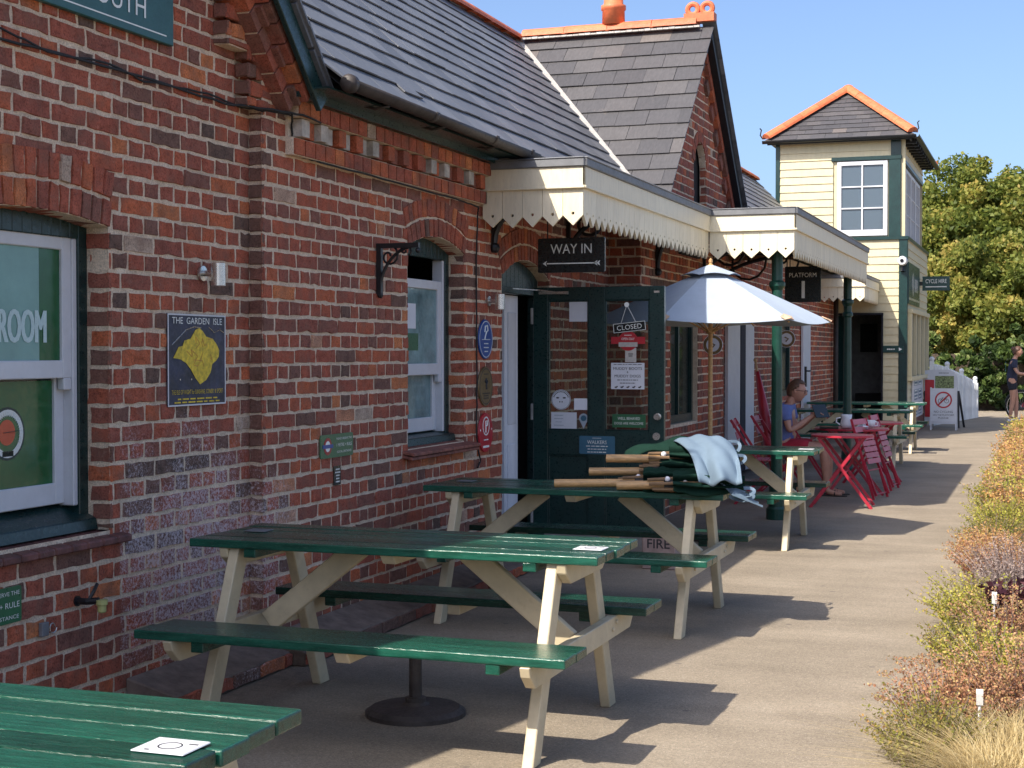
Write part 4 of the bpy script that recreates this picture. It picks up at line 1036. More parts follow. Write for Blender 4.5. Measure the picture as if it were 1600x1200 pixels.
def f_plat(q, F): text(q, 'PLATFORM', F+AZ*.10, FU, AZ, .048, .29); q.box(F.x-.012, F.x+.022, F.y-.002, F.y-.0012, F.z-.15, F.z+.035)
hang('hanging_sign', 'square black hanging sign reading PLATFORM 1 beside the column', (1.18,16.5,2.28), .385, .385, f_plat, 2.72)
def f_cyc(q, F):
    text(q, 'CYCLE HIRE', F+AZ*.045, FU, AZ, .08, .40); q.box(F.x-.20, F.x+.20, F.y-.002, F.y-.0012, F.z-.075, F.z-.055)
t = sign('projecting_sign', 'dark green sign reading CYCLE HIRE projecting from the tower corner', 'sign', (1.58,31.0,2.90), FU, AZ, .52, .28, M['sign'], [('lettering', L_, f_cyc)], .03)
q = MB(); q.box(1.262, 1.322, 30.97, 30.99, 2.86, 2.94); q.build('bracket', M['black'], t)
def f_pic(q, F): q.disc(F-AY*.3, AX, .22, .002, 16); q.box(F.x, F.x+.002, F.y+.1, F.y+.8, F.z-.12, F.z+.12); q.box(F.x, F.x+.002, F.y-1.1, F.y+1.1, F.z-.3, F.z-.26)
sign('wall_sign', 'long dark picture sign high on the platform side of the tower', 'sign', (TX+.022,29.45,2.80), AY, AZ, 2.4, .75, M['sign'], [('picture', M['steel'], f_pic)], .02)
def f_arrow(q, F): bars(q, F-AX*.04, FU, AZ, .2, .05, 1); q.prism([F+V((.10,-.0012,-.03)), F+V((.16,-.0012,0)), F+V((.10,-.0012,.03))], (0,-.0008,0))
sign('direction_sign', 'small dark direction plate on the tower boards right of its door', 'sign', (1.03,TY-.032,1.60), FU, AZ, .36, .125, M['sign'], [('lettering', L_, f_arrow)], .015)
def f_nb(q, F):
    for y in (-.5, .45):
        for z in (-.25, .05, .3): bars(q, F+AY*y+AZ*z, AY, AZ, .75, .2, 3)
def f_nbd(q, F):
    for y in (-.5, .45):
        for z in (-.27, .03, .30): q.obox(F+AY*(y-.38)+AZ*(z-.09), AX*.0008, AY*.76, AZ*.2)
sign('notice_board', 'white notice board with dark leaflets low on the platform side of the tower', 'notice board', (TX+.022,30.3,.70), AY, AZ, 2.3, .80, M['white'], [('leaflets', M['steelblue'], f_nbd), ('print', L_, f_nb)], .03)
t = thing('security_camera', 'white bullet camera on the green corner post of the tower', 'camera', (1.19,28.1,3.12)); q = MB(); q.lathe([(.02,-.1),(.075,-.09),(.085,-.02),(.085,.14)], (1.19,28.08,3.19), 20, ax=(0,1,0)); q.build('camera_body', M['white'], t, smooth=False)
q = MB(); q.disc((1.19,27.978,3.19), FN, .032, .004); q.build('lens', M['phone'], t); q = MB(); q.tube([(1.19,28.17,3.1),(1.19,28.14,3.0)], .04, 8); q.build('bracket', M['black'], t)
for (x, z, lab) in ((.60, 1.62, 'round white disc sign hanging in the shade behind the parasol pole'), (1.02, 1.62, 'round pale disc sign in the shade beside the near canopy column')):
    yy = 14.6 if x < 1 else 17.4
    if x >= 1: x, z = .86, 1.70
    t = thing('disc_sign', lab, 'sign', (x, yy, z-.1)); q = MB(); q.disc((x,yy,z), FN, .098, .012, 24); q.build('board', M['paper'], t)
    q = MB(); q.ring((x,yy-.012,z), FN, .066, .094, .0015); q.tube([(x-.02,yy-.014,z+.02),(x+.02,yy-.014,z),(x-.01,yy-.014,z-.03)], .008, 5); q.build('print', M['bronze'], t)
    q = MB(); q.tube([(x,yy+.006,z+.09),(x,yy+.006,2.7)], .006, 6); q.build('hanger', M['black'], t)

# notices on the open door (its outer face is the plane Y0)
def notice(name, label, x, z, w, h, mat, parts, rot=0, cat='notice', off=.004, rnd=0):
    U = V((math.cos(rot), 0, math.sin(rot))); W = V((-math.sin(rot), 0, math.cos(rot)))
    return sign(name, label, cat, (x, Y0+.020-off, z), U, W, w, h, M[mat], [(a, M[b] if isinstance(b, str) else b, (lambda q, F, f=f: f(q, F, U, W))) for a, b, f in parts], .002, rnd)
notice('paper_sheet', 'blank pale sheet of paper at the top of the left door pane', .375, 1.855, .15, .155, 'paper', [])
notice('paper_sheet', 'small blank pale card beside the round sticker on the left door pane', .395, 1.16, .115, .085, 'paper', [])
notice('paper_sheet', 'wide white sheet with a few faint lines at the foot of the left door pane', .258, 1.035, .20, .125, 'paper', [('print', 'steelblue', lambda q, F, U, W: [bars(q, F+W*(.04-.025*k)-U*.04, U, W, .08, .006, 1) for k in range(4)])])
notice('paper_sheet', 'narrow yellowed slip below the red sign on the right door pane', .775, 1.528, .085, .105, 'fillet', [('print', 'ink', lambda q, F, U, W: bars(q, F, U, W, .05, .03, 2))])
def f_mud(q, F, U, W):
    bars(q, F+W*.086, U, W, .22, .010, 1); text(q, 'MUDDY BOOTS', F+W*.056, U, W, .020, .22); text(q, '&', F+W*.029, U, W, .014); text(q, 'MUDDY DOGS', F+W*.0, U, W, .020, .20)
    bars(q, F-W*.029, U, W, .16, .012, 1); bars(q, F-W*.052, U, W, .13, .012, 1)
    for k in range(5):
        c = F-W*.083+U*(-.09+.045*k)+U.cross(W)*.001; q.ball(c, .008, (1.3,.12,.7), 8, 5); q.ball(c+U*.01+W*.006, .005, (1,.12,1), 8, 5)
notice('paper_notice', 'white notice about muddy boots and dogs on the right door pane', .752, 1.372, .255, .195, 'paper', [('print', 'ink', f_mud)])
notice('door_sign', 'dark green sign about well behaved dogs at the foot of the right door pane', .762, 1.04, .255, .098, 'signgreen', [('lettering', L_, lambda q, F, U, W: (text(q, 'WELL BEHAVED', F+W*.018, U, W, .020, .17), text(q, 'DOGS ARE WELCOME', F-W*.018, U, W, .018, .22)))], cat='sign')
FNV = V(FN)
def f_bord(q, F, U, W):
    for a, b, c, d in ((-.123,-.034,.246,.004),(-.123,.030,.246,.004),(-.123,-.030,.004,.060),(.119,-.030,.004,.060)): q.obox(F+U*a+W*b, U*c, W*d, FNV*.001)
def f_cord(q, F, U, W):
    top = F+V((-.02,0,.165)); q.tube([F+W*.036-U*.06, top], .002, 5); q.tube([F+W*.036+U*.05, top], .002, 5); q.disc(top, FN, .018, .004)
notice('hanging_card', 'tilted black card reading CLOSED hung by a cord in the right door pane', .765, 1.735, .25, .072, 'blackplate', [('lettering', L_, lambda q, F, U, W: text(q, 'CLOSED', F, U, W, .036, .19)), ('border', L_, f_bord), ('cord', L_, f_cord)], rot=.10, cat='sign', off=.006)
t = thing('door_sign', 'red ring-and-bar shaped sign below the CLOSED card on the door', 'sign', (.755, Y0, 1.56)); c = V((.755, Y0+.016, 1.632))
q = MB(); q.disc(c, FN, .073, .003, 32); q.box(c.x-.13, c.x+.13, c.y-.0024, c.y-.0005, c.z-.022, c.z+.030); q.build('board', M['redenamel'], t)
q = MB(); q.box(c.x-.072, c.x+.072, c.y-.0042, c.y-.0032, c.z-.044, c.z-.010); q.build('label_strip', M['fillet'], t)
q = MB(); text(q, 'OPEN DAY', c+V((0,-.003,.015)), FU, AZ, .018, .10); bars(q, c+V((0,-.003,.042)), FU, AZ, .06, .012, 1); q.build('lettering', L_, t)
t = thing('window_sticker', 'round white animal-face sticker on the left door pane', 'sticker', (.235, Y0, 1.115)); c = V((.235, Y0+.016, 1.192))
q = MB(); q.disc(c, FN, .076, .002, 32); q.build('badge', M['paper'], t)
q = MB(); q.ring(c+FNV*.002, FN, .070, .073, .001)
for s_ in (-1, 1): q.ball(c+V((s_*.026,-.0022,.014)), .011, (1.2,.1,.55), 8, 5); q.ball(c+V((s_*.009,-.0022,-.016)), .006, (.8,.12,1), 8, 5)
for k in range(14):
    an = PI*.12+PI*.76*k/13; p = c+V((math.cos(an)*.060,-.0022,math.sin(an)*.060)); q.ball(p, .004, (1,.15,1.4), 6, 4)
q.build('print', INK, t)
t = thing('window_sticker', 'pale blue map-pin shaped sticker in the corner of the left door pane', 'sticker', (.415, Y0, .98)); q = MB()
c = V((.412, Y0+.016, 1.055)); q.prism([c+V((.036*math.cos(a),0,.036*math.sin(a))) for a in [math.radians(-40+k*26) for k in range(11)]]+[c+V((0,0,-.078))], FNV*.002); q.build('badge', M['canvas'], t)
q = MB(); q.disc(c+FNV*.002, FN, .022, .001); q.build('print', M['steelblue'], t)
sign('door_plaque', 'blue plate with white lettering on the door below its panes', 'sign', (.522, Y0, .857), FU, AZ, .275, .135, M['steelblue'], [('lettering', L_, lambda q, F: (text(q, 'WALKERS', F+AZ*.022, FU, AZ, .026, .15), [bars(q, F-AZ*(.008+.022*k), FU, AZ, .24-.04*k, .014, 1) for k in range(3)], bars(q, F+AZ*.052, FU, AZ, .09, .008, 1)))], .004, rnd=.01)
# ------------------------------------------------------------------ picnic tables
def picnic():
    t = thing('picnic_table', 'x', 'picnic table')
    top = MB()
    for i in range(5):
        e = R.uniform(-.006, .006); y = -.305+i*.122; dz = R.gauss(0, .0012)
        top.box(-.895+e, .895+R.uniform(-.006,.006), y+.0015+R.uniform(0,.002), y+.118, .730+dz, .765+dz, R.random())
    top.build('tabletop', M['green'], t, bevel=.005, seg=2)
    for s in (-1, 1):
        b = MB()
        for i in range(2):
            y = s*.58-.14+i*.141; dz = R.gauss(0, .001); b.box(-.895+R.uniform(-.006,.006), .893, y+.001, y+.138, .414+dz, .450+dz)
        b.build('bench', M['green'], t, bevel=.005, seg=2)
    for sx in (-1, 1):
        x = .70*sx
        for s in (-1, 1):
            b = MB(); b.prism([(x-.0225, s*.48, 0), (x-.0225, s*.575, 0), (x-.0225, s*.275, .73), (x-.0225, s*.18, .73)], (.045,0,0)); b.build('leg', M['cream'], t, bevel=.004)
        xo = x+sx*.0228 if sx > 0 else x-.0228-.04
        b = MB(); b.prism([(xo, -.295, .729), (xo, .295, .729), (xo, .285, .69), (xo, .22, .645), (xo, -.22, .645), (xo, -.285, .69)], (.04,0,0)); b.build('crossbeam', M['cream'], t, bevel=.004)
        b = MB(); b.prism([(xo, -.73, .413), (xo, .73, .413), (xo, .715, .375), (xo, .66, .325), (xo, -.66, .325), (xo, -.715, .375)], (.04,0,0))
        for s in (-1, 1):
            for dy in (-.03, .03): b.lathe([(.011,0),(.011,.006),(.004,.009)], (xo+(.04 if sx > 0 else 0), s*.40+dy, .375+dy*.4), 8, ax=(sx,0,0))
        b.build('crossbeam', M['cream'], t, bevel=.004)
        b = MB(); b.beam((sx*.24, 0, .725), (sx*.685, 0, .375), .095, .04, (.6, 0, .7)); b.build('brace', M['cream'], t, bevel=.004)
        b = MB(); xi = x-sx*.085; w = .055
        b.box(xi-w/2, xi+w/2, -.30, .30, .694, .7305); b.build('cleat', M['green'], t, bevel=.003)
        for s in (-1, 1): b = MB(); b.box(xi-w/2, xi+w/2, min(s*.45, s*.715), max(s*.45, s*.715), .375, .4145); b.build('cleat', M['green'], t, bevel=.003)
    b = MB(); b.prism([(-.03,-.285,.7295),(-.03,.285,.7295),(-.03,.25,.69),(-.03,-.25,.69)], (.06,0,0)); b.build('batten', M['cream'], t, bevel=.003)
    for s in (-1, 1): b = MB(); b.prism([(-.03,s*.45,.4140),(-.03,s*.71,.4140),(-.03,s*.68,.37),(-.03,s*.45,.37)], (.06,0,0)); b.build('batten', M['cream'], t, bevel=.003)
    b = MB(); b.box(.74, .86, -.135, -.03, .7665, .7705); pl_ = b.build('table_plate', M['white'], t, bevel=.002)
    b = MB(); b.ring((.80,-.085,.7706), AZ, .022, .025, .0006); b.box(.83, .85, -.065, -.06, .7706, .7712); b.box(.765, .775, -.125, -.12, .7706, .7712); b.build('plate_print', M['ink'], pl_)
    b = MB(); b.box(-.80, -.70, -.02, .07, .7665, .7695); b.build('corner_plate', M['lead'], t)
    return t
P0 = picnic()
tabs = [(1.255, 2.675, 0, 'nearest green picnic table, in the bottom left corner, white plate on its end'),
        (1.175, 5.865, 0, 'green and cream picnic table with the round iron parasol foot beneath it'),
        (1.11, 8.55, 0, 'green and cream picnic table carrying the heap of folded parasols'),
        (1.05, 12.37, .01, 'green and cream picnic table with the open parasol standing through it'),
        (1.06, 21.1, -.01, 'green and cream picnic table just behind the red folding tables'),
        (1.00, 24.3, .01, 'farthest green and cream picnic table, in front of the signal tower door')]
for i, (x, y, rz, lab) in enumerate(tabs):
    o = P0 if i == 0 else copy_tree(P0)
    o.location = (x, y, 0); o.rotation_euler.z = rz; tag(o, lab, 'picnic table', 'picnic tables along the platform')
def stand(x, y, lab):
    t = thing('parasol_stand', lab, 'parasol stand', (x, y, 0), 'parasol stands')
    b = MB(); b.lathe([(.215,0),(.215,.018),(.19,.034),(.06,.046),(.04,.06)], (x,y,0), 36); b.build('base', M['iron'], t, smooth=False)
    b = MB(); b.lathe([(.045,.055),(.045,.075),(.028,.08),(.027,.29),(.02,.30)], (x,y,0), 16); b.build('tube', M['iron'], t, smooth=False)
stand(1.145, 5.95, 'round rusty iron parasol stand with an empty tube under the second table')
stand(1.05, 12.37, 'round iron parasol stand holding the open parasol')
# open parasol
def parasol(x, y):
    t = thing('parasol', 'open pale blue-white parasol with wooden pole and a vented top', 'parasol', (x, y, .5))
    b = MB(); b.tube([(x,y,.10),(x,y,2.26)], .019, 14); b.lathe([(.03,2.20),(.035,2.255),(.02,2.27),(.012,2.28),(.018,2.295),(.016,2.31),(.004,2.325)], (x,y,0), 14); b.build('pole', M['wood'], t, smooth=False)
    a0 = math.radians(19.5); can = MB(); vent = MB()
    def surf(r, an, zt, drop, sag, rr=1.0):
        k = ((an-a0) % (PI/3))/(PI/3); e = math.cos(PI/6)/math.cos((k-.5)*PI/3); inn = 4*k*(1-k)
        rad = r*(1+(e-1)*.94)*rr; return V((x+math.cos(an)*rad, y+math.sin(an)*rad, zt-drop*(r**1.08)-sag*inn*r*r))
    n = 48
    for mb, r0, r1, zt, drop, sag, m in ((can, .10, 1.0, 2.235, .435, .028, 10), (vent, .0, .25, 2.262, .42, -.25, 4)):
        vs = []; fs = []
        for i in range(m+1):
            for k in range(n): vs.append(surf(r0+(r1-r0)*i/m, a0+2*PI*k/n, zt, drop, sag)+V((0,0,.012 if mb is vent else 0)))
        for i in range(m):
            for k in range(n): fs.append((i*n+k, i*n+(k+1) % n, (i+1)*n+(k+1) % n, (i+1)*n+k))
        mb.add(vs, [f[::-1] for f in fs], .5)
    for nm, mb in (('canopy', can), ('vent', vent)):
        o = mb.build(nm, M['canvas'], t); s_ = o.modifiers.new('solid', 'SOLIDIFY'); s_.thickness = .004
        at = o.data.polygons; 
    rb = MB(); cp = MB()
    for k in range(6):
        an = a0+k*PI/3; d = V((math.cos(an), math.sin(an), 0))
        rb.tube([V((x,y,2.20))+d*.03, V((x,y,1.995))+d*.52-V((0,0,.0)), V((x,y,1.782))+d*.985], .008, 6); rb.tube([V((x,y,1.72))+d*.03, V((x,y,1.985))+d*.52], .007, 6)
        for q in (-1, 1):
            e = V((-d.y, d.x, 0))*q; p = V((x,y,1.806))+d*1.002; cp.add([p, p-d*.085+V((0,0,.036)), p-d*.055+e*.055+V((0,0,.016)), p-d*.012+e*.042-V((0,0,.010))], [(0,1,2,3)] if q > 0 else [(3,2,1,0)], .5)
    rb.tube([(x,y,1.70),(x,y,1.75)], .032, 12); rb.build('ribs', M['wood'], t); o = cp.build('corner_patch', M['wood2'], t); s_ = o.modifiers.new('solid', 'SOLIDIFY'); s_.thickness = .006
M['wood2'] = paint('tan_patch_fabric', (.60, .40, .26), .8, 12, .1, .1)
parasol(1.05, 12.37)
# heap of folded parasols on the third table
def folded(label, p, q, zroll, canv, nfold=7, r0=.065):
    """pole from p (bare end) to q, canvas folded round the q half"""
    p, q = V(p), V(q); d = (q-p).normalized(); sd = d.cross(AZ).normalized(); up = sd.cross(d)
    t = thing('folded_parasol', label, 'parasol', p.lerp(q, .5)-V((0,0,.03)), 'folded parasols heaped on the table')
    b = MB(); b.tube([p, q], .0235, 14); b.lathe([(.010,-.0006),(.010,.0005)], p-d*.0003, 10, ax=d); b.build('pole', M['wood'], t, smooth=False)
    L = (q-p).length; b = MB(); vs = []; m = 16; n = 56; s0 = L*.50; ph = R.uniform(0, 6)
    for i in range(m+1):
        s = i/m; rr = r0*(.35+1.0*math.sin(PI*min(1, s*.62+.26)))*(.9+.2*R.random())
        for k in range(n):
            an = 2*PI*k/n; w = 1+.42*math.sin(nfold*an+ph+s*2.2)+.12*math.sin(3*an+ph*2+s*5)
            o = sd*math.cos(an)*rr*w*1.25+up*math.sin(an)*rr*w*.72
            vs.append(p+d*(s0+(L*1.06-s0)*s)+o+V((0,0,.012-.02*s)))
    fs = [(i*n+k, i*n+(k+1) % n, (i+1)*n+(k+1) % n, (i+1)*n+k) for i in range(m) for k in range(n)]
    fs += [tuple(range(m*n, (m+1)*n))]
    b.add(vs, fs, .5); b.build('folded_canopy', M[canv], t, smooth=True)
    b = MB(); b.lathe([(.024,0),(.034,.004),(.034,.05),(.026,.06)], p+d*(s0-.05), 16, ax=d)
    for k in range(0):
        an = 2*PI*k/6+.3; o = sd*math.cos(an)*.036+up*math.sin(an)*.03; b.tube([p+d*(s0-.09)+o, p+d*(s0+.2)+o*1.5], .009, 6)
    b.build('hub', M['rubber'], t)
    b = MB()
    for k in range(6):
        an = 2*PI*k/6+.3; o = sd*math.cos(an)*.038+up*math.sin(an)*.03; b.tube([p+d*(s0-.10-.05*R.random())+o, p+d*(s0+.2)+o*1.5], .009, 6)
    b.build('canopy_ribs', M['soffit'], t); b = MB()
    for k in range(3):
        an = k*2.1+ph; o = sd*math.cos(an)*.05+up*abs(math.sin(an))*.035; b.ball(p+d*(s0-.03+.05*k)+o, .016, n=10, m=6)
    b.build('rib_ends', M['ceramic'], t)
folded('folded parasol at the bottom of the heap with the longest bare pole', (1.03,8.24,.800), (2.02,8.46,.815), 0, 'greencanvas')
folded('folded parasol on the heap, front one with a short pale pole end', (1.42,8.16,.805), (2.03,8.30,.822), 0, 'greencanvas', r0=.052)
folded('folded parasol on the heap, middle one with a reddish pole', (1.20,8.36,.862), (1.98,8.56,.872), 0, 'greencanvas', r0=.055)
folded('folded parasol on the heap, topmost pole with a pale rounded end', (1.29,8.40,.938), (1.98,8.60,.935), 0, 'greencanvas', r0=.06)
# canvas thrown over the heap
b = MB(); n, m = 30, 22; vs = []
for i in range(m+1):
    v = i/m
    for k in range(n+1):
        u = k/n
        A = V((1.63+.33*u, 8.62-.05*u, 1.01+.04*math.sin(PI*u*.9)+.006*math.sin(17*u))); Bq = V((1.87+.24*u, 8.20+.03*math.sin(9*u), .80+.02*u+.012*math.sin(11*u+1)))
        q = A.lerp(Bq, v)+V((.03, -.055, .05))*math.sin(PI*v)**.8*(1-.3*u)+V((.02,-.06,.022))+V((.004,-.022,.016))*(abs(math.sin(5.2*u+1.6*v+.4))-.5)*(.25+.9*v)+V((.004,-.006,.004))*math.sin(19*u-9*v)*v
        x, y, z = q
        vs.append((x, y, z))
b.add(vs, [(i*(n+1)+k, i*(n+1)+k+1, (i+1)*(n+1)+k+1, (i+1)*(n+1)+k) for i in range(m) for k in range(n)], .5)
t = thing('parasol_cover', 'pale blue-white canvas thrown over the right end of the parasol heap', 'canvas', (1.8,8.45,.8)); o = b.build('cloth', M['drape'], t, smooth=True)
s_ = o.modifiers.new('solid', 'SOLIDIFY'); s_.thickness = .006
b = MB()
def strap(pts, w=.018):
    P = [V(p) for p in pts]; vs = []
    for k, p in enumerate(P):
        d = (P[min(k+1, len(P)-1)]-P[max(k-1, 0)]).normalized(); q = d.cross(V((.3,-.9,.3))).normalized()*w*.5; e = d.cross(q).normalized()*.002; vs += [p-q-e, p+q-e, p+q+e, p-q+e]
    b.add(vs, [(4*k+m, 4*k+(m+1) % 4, 4*k+4+(m+1) % 4, 4*k+4+m) for k in range(len(P)-1) for m in range(4)], .5)
def hoop(c, rx, rz, a0, a1, tw=.03): strap([(c[0]+rx*math.cos(a), c[1]+tw*math.sin(2*a), c[2]+rz*math.sin(a)) for a in [a0+(a1-a0)*k/14 for k in range(15)]])
hoop((1.985,8.58,1.005), .045, .035, -.6, 3.6); hoop((2.045,8.48,.945), .035, .022, -1.6, 2.4); hoop((2.12,8.24,.785), .055, .020, -2.6, 1.6); hoop((2.10,8.26,.760), .07, .026, -3.0, .9)
for k in range(5): strap([(1.93+.02*k,8.30-.02*k,.86-.01*k),(2.0+.012*k,8.27-.015*k,.835-.012*k),(2.07,8.24-.02*k,.80-.006*k),(2.13+.022*k,8.22+.012*k,.785-.020*k)], .010)
b.build('hem_loops', M['drape'], t)
b = MB(); n, m = 20, 8; vs = []
for i in range(m+1):
    for k in range(n+1):
        u, v = k/n, i/m; vs.append((1.36+.36*u, 8.62-.12*v, .965+.08*math.sin(u*1.5)-.05*v+.012*math.sin(9*u+4*v)))
b.add(vs, [(i*(n+1)+k, i*(n+1)+k+1, (i+1)*(n+1)+k+1, (i+1)*(n+1)+k) for i in range(m) for k in range(n)], .5)
o = b.build('cloth_edge', M['greencanvas'], t, smooth=True); s_ = o.modifiers.new('solid', 'SOLIDIFY'); s_.thickness = .012
# fire box on the ground
t = thing('fire_box', 'faded pinkish box lettered FIRE on the ground in front of the open door', 'box', (1.07,10.62,0))
b = MB(); b.box(.955, 1.20, 10.5, 10.75, 0, .245); b.build('box_body', M['pinkbox'], t, bevel=.008); b = MB(); text(b, 'FIRE', (1.078,10.5,.185), FU, AZ, .066, .165, bold=.012); b.build('lettering', M['ink'], t)

# ------------------------------------------------------------------ red folding furniture
def bistro(x, y, r, lab, rz=0):
    t = thing('folding_table', lab, 'table', (0,0,0), 'red folding tables')
    b = MB(); b.lathe([(r-.012,.700),(r,.702),(r,.716),(r-.008,.722),(r-.02,.719)], (0,0,0), 40); b.build('tabletop', M['red'], t, smooth=False)
    for sy in (-1, 1):
        for sx in (-1, 1):
            o = .012*sx; b = MB(); b.beam((-sx*.22, sy*(.20+o), .70), (sx*.30, sy*(.20+o), .0), .030, .012, (.8,0,.6)); b.build('leg', M['red'], t)
    b = MB()
    for sx in (-1, 1): b.tube([(sx*.265,-.21,.05),(sx*.265,.21,.05)], .008, 6); b.tube([(sx*.2,-.21,.68),(sx*.2,.21,.68)], .008, 6)
    b.tube([(.04,-.215,.35),(.04,.215,.35)], .007, 6); b.build('stretcher', M['red'], t)
    t.location = (x, y, 0); t.rotation_euler.z = rz; return t
bistro(1.74, 15.44, .31, 'nearest red folding table with crossed legs and an empty round top', .05)
bistro(1.66, 16.85, .40, 'red folding table with white crockery in front of the seated person', .3)
bistro(1.72, 18.35, .36, 'third red folding table behind the crockery', -.1)
def chair():
    t = thing('folding_chair', 'x', 'chair')
    b = MB()
    for i in range(6): b.box(-.19+i*.064, -.19+i*.064+.052, -.20, .20, .445, .458)
    b.build('seat', M['pinkred'], t, bevel=.003)
    b = MB()
    for z, x in ((.66, -.245), (.775, -.285)): b.obox((x,-.20,z), (.008,0,0), (0,.40,0), (-.022,0,.075))
    b.build('backrest', M['pinkred'], t, bevel=.003)
    for sy in (-1, 1):
        b = MB(); b.beam((.24,sy*.205,.0), (-.31,sy*.205,.86), .026, .012, (.8,0,.6)); b.build('leg', M['red'], t)
        b = MB(); b.beam((-.27,sy*.190,.0), (.19,sy*.190,.455), .026, .012, (.8,0,-.6)); b.build('leg', M['red'], t)
    b = MB(); b.tube([(.20,-.2,.055),(.20,.2,.055)], .009, 6); b.tube([(-.22,-.19,.05),(-.22,.19,.05)], .009, 6); b.tube([(-.27,-.2,.80),(-.27,.2,.80)], .007, 6); b.build('stretcher', M['pinkred'], t)
    return t
c0 = chair()
for i, (x, y, rz, lab) in enumerate([(.93,15.5,.1,'faded red folding chair in front of the white door, back to the wall'), (.95,16.60,0,'red folding chair under the seated person'),
        (.95,18.3,.1,'red folding chair in the shade by the wall at the third red table')]):
    o = c0 if i == 0 else copy_tree(c0); o.location = (x, y, 0); o.rotation_euler.z = rz; tag(o, lab, 'chair', 'red folding chairs')
def shut_chair(x, y, rz, lab):
    """folding chair shut flat and leant; local x is its thickness, it leans towards -x"""
    t = thing('folding_chair', lab, 'chair', (0,0,0), 'red folding chairs')
    F = lambda u, v, w_: V((-.26*v/.86+w_*.95, u, v+w_*.28))
    for s in (-1, 1):
        b = MB(); b.beam(F(s*.205,0,0), F(s*.205,.84,0), .026, .012, (1,0,.3)); b.build('leg', M['red'], t)
        b = MB(); b.beam(F(s*.185,.03,.03), F(s*.185,.66,-.02), .026, .012, (1,0,.3)); b.build('leg', M['red'], t)
    b = MB()
    for k in range(5): b.obox(F(-.18,.36+k*.062,.035), (.010,0,.003), (0,.36,0), (-.016,0,.05))
    b.build('seat', M['pinkred'], t)
    b = MB()
    for z in (.70, .78): b.obox(F(-.2,z,.0), (.008,0,0), (0,.40,0), (-.02,0,.055))
    b.build('backrest', M['pinkred'], t)
    b = MB()
    for z in (.05, .30, .62): b.tube([F(-.2,z,.0), F(.2,z,.0)], .008, 6)
    b.build('stretcher', M['pinkred'], t)
    t.location = (x, y, 0); t.rotation_euler.z = rz
shut_chair(2.02, 16.42, -.25, 'red folding chair shut flat and leant beside the crockery table')
shut_chair(2.06, 17.55, -.1, 'red folding chair shut flat and leant beside the third red table')
# crockery
t = thing('jug', 'white china jug on the red table', 'jug', (1.62,16.72,.722)); b = MB(); b.lathe([(.045,0),(.062,.01),(.066,.05),(.055,.11),(.062,.15),(.056,.15),(.05,.11)], (1.62,16.72,.722), 20); b.build('jug_body', M['ceramic'], t, smooth=True)
b = MB(); b.tube([(1.56,16.70,.84),(1.52,16.69,.83),(1.515,16.69,.79),(1.555,16.70,.76)], .008, 8); b.build('handle', M['ceramic'], t)
for (x, y, lab) in ((1.78,16.75,'white cup nearest the jug'), (1.86,16.90,'white cup at the right edge of the crockery table')):
    t = thing('cup', lab, 'cup', (x,y,.722)); b = MB(); b.lathe([(.028,.004),(.045,.03),(.05,.085),(.046,.085),(.03,.02)], (x,y,.722), 18); b.build('cup_body', M['ceramic'], t, smooth=True)
    b = MB(); b.tube([(x+.045,y,.79),(x+.075,y,.785),(x+.07,y,.75),(x+.04,y,.745)], .006, 6); b.build('handle', M['ceramic'], t)
t = thing('saucer_stack', 'white saucers and a teapot lid beside the cups', 'crockery', (1.80,16.60,.722)); b = MB(); b.lathe([(.03,0),(.075,.012),(.078,.016),(.03,.008)], (1.80,16.60,.722), 20); b.lathe([(.03,.014),(.07,.026),(.07,.03),(.02,.045),(.01,.06),(.014,.07)], (1.80,16.60,.722), 20); b.build('saucers', M['ceramic'], t, smooth=False)
t = thing('menu_folder', 'black folder lying at the left of the crockery', 'folder', (1.40,16.62,.722)); b = MB(); b.obox((1.36,16.52,.723), (.20,.02,0), (-.02,.16,0), (0,0,.022)); b.build('folder_cover', M['phone'], t, bevel=.003)
# furled red parasol against the wall
t = thing('furled_parasol', 'thin dark red furled parasol leaning by the white door', 'parasol', (.45,18.4,0)); b = MB()
P1, P2 = V((.60,18.2,.05)), V((.30,18.5,1.45)); d = (P2-P1)
b.tube([P1, P1+d*.25, P1+d*.6, P1+d*.9], [.03,.075,.06,.025], 10); b.build('furled_canopy', M['redenamel'], t, smooth=True); b = MB(); b.tube([P1+d*.85, P2], .014, 8); b.ball(P2, .025); b.build('tip', M['wood'], t)

# ------------------------------------------------------------------ people
def skin(name, pts, edges, mat, parent, root=0, sub=2):
    import bmesh
    me = bpy.data.meshes.new(name); bm = bmesh.new(); lay = bm.verts.layers.skin.verify(); vs = []
    o = V(parent.location)
    for i, (p, r) in enumerate(pts):
        v = bm.verts.new(V(p)-o); v[lay].radius = (r, r) if not isinstance(r, tuple) else r; v[lay].use_root = (i == root); vs.append(v)
    for a, b in edges: bm.edges.new((vs[a], vs[b]))
    bm.to_mesh(me); bm.free(); me.materials.append(mat)
    ob = bpy.data.objects.new(name, me); COL.objects.link(ob)
    k = ob.modifiers.new('skin', 'SKIN'); k.use_smooth_shade = True
    s_ = ob.modifiers.new('sub', 'SUBSURF'); s_.levels = sub; s_.render_levels = sub
    dg = bpy.context.evaluated_depsgraph_get(); m2 = bpy.data.meshes.new_from_object(ob.evaluated_get(dg)); m2.name = name
    bpy.data.objects.remove(ob); ob = bpy.data.objects.new(name, m2); COL.objects.link(ob); ob.parent = parent
    return ob
def chain(pts, edges, start, seq):
    prev = start
    for p in seq: pts.append(p); edges.append((prev, len(pts)-1)); prev = len(pts)-1
    return prev
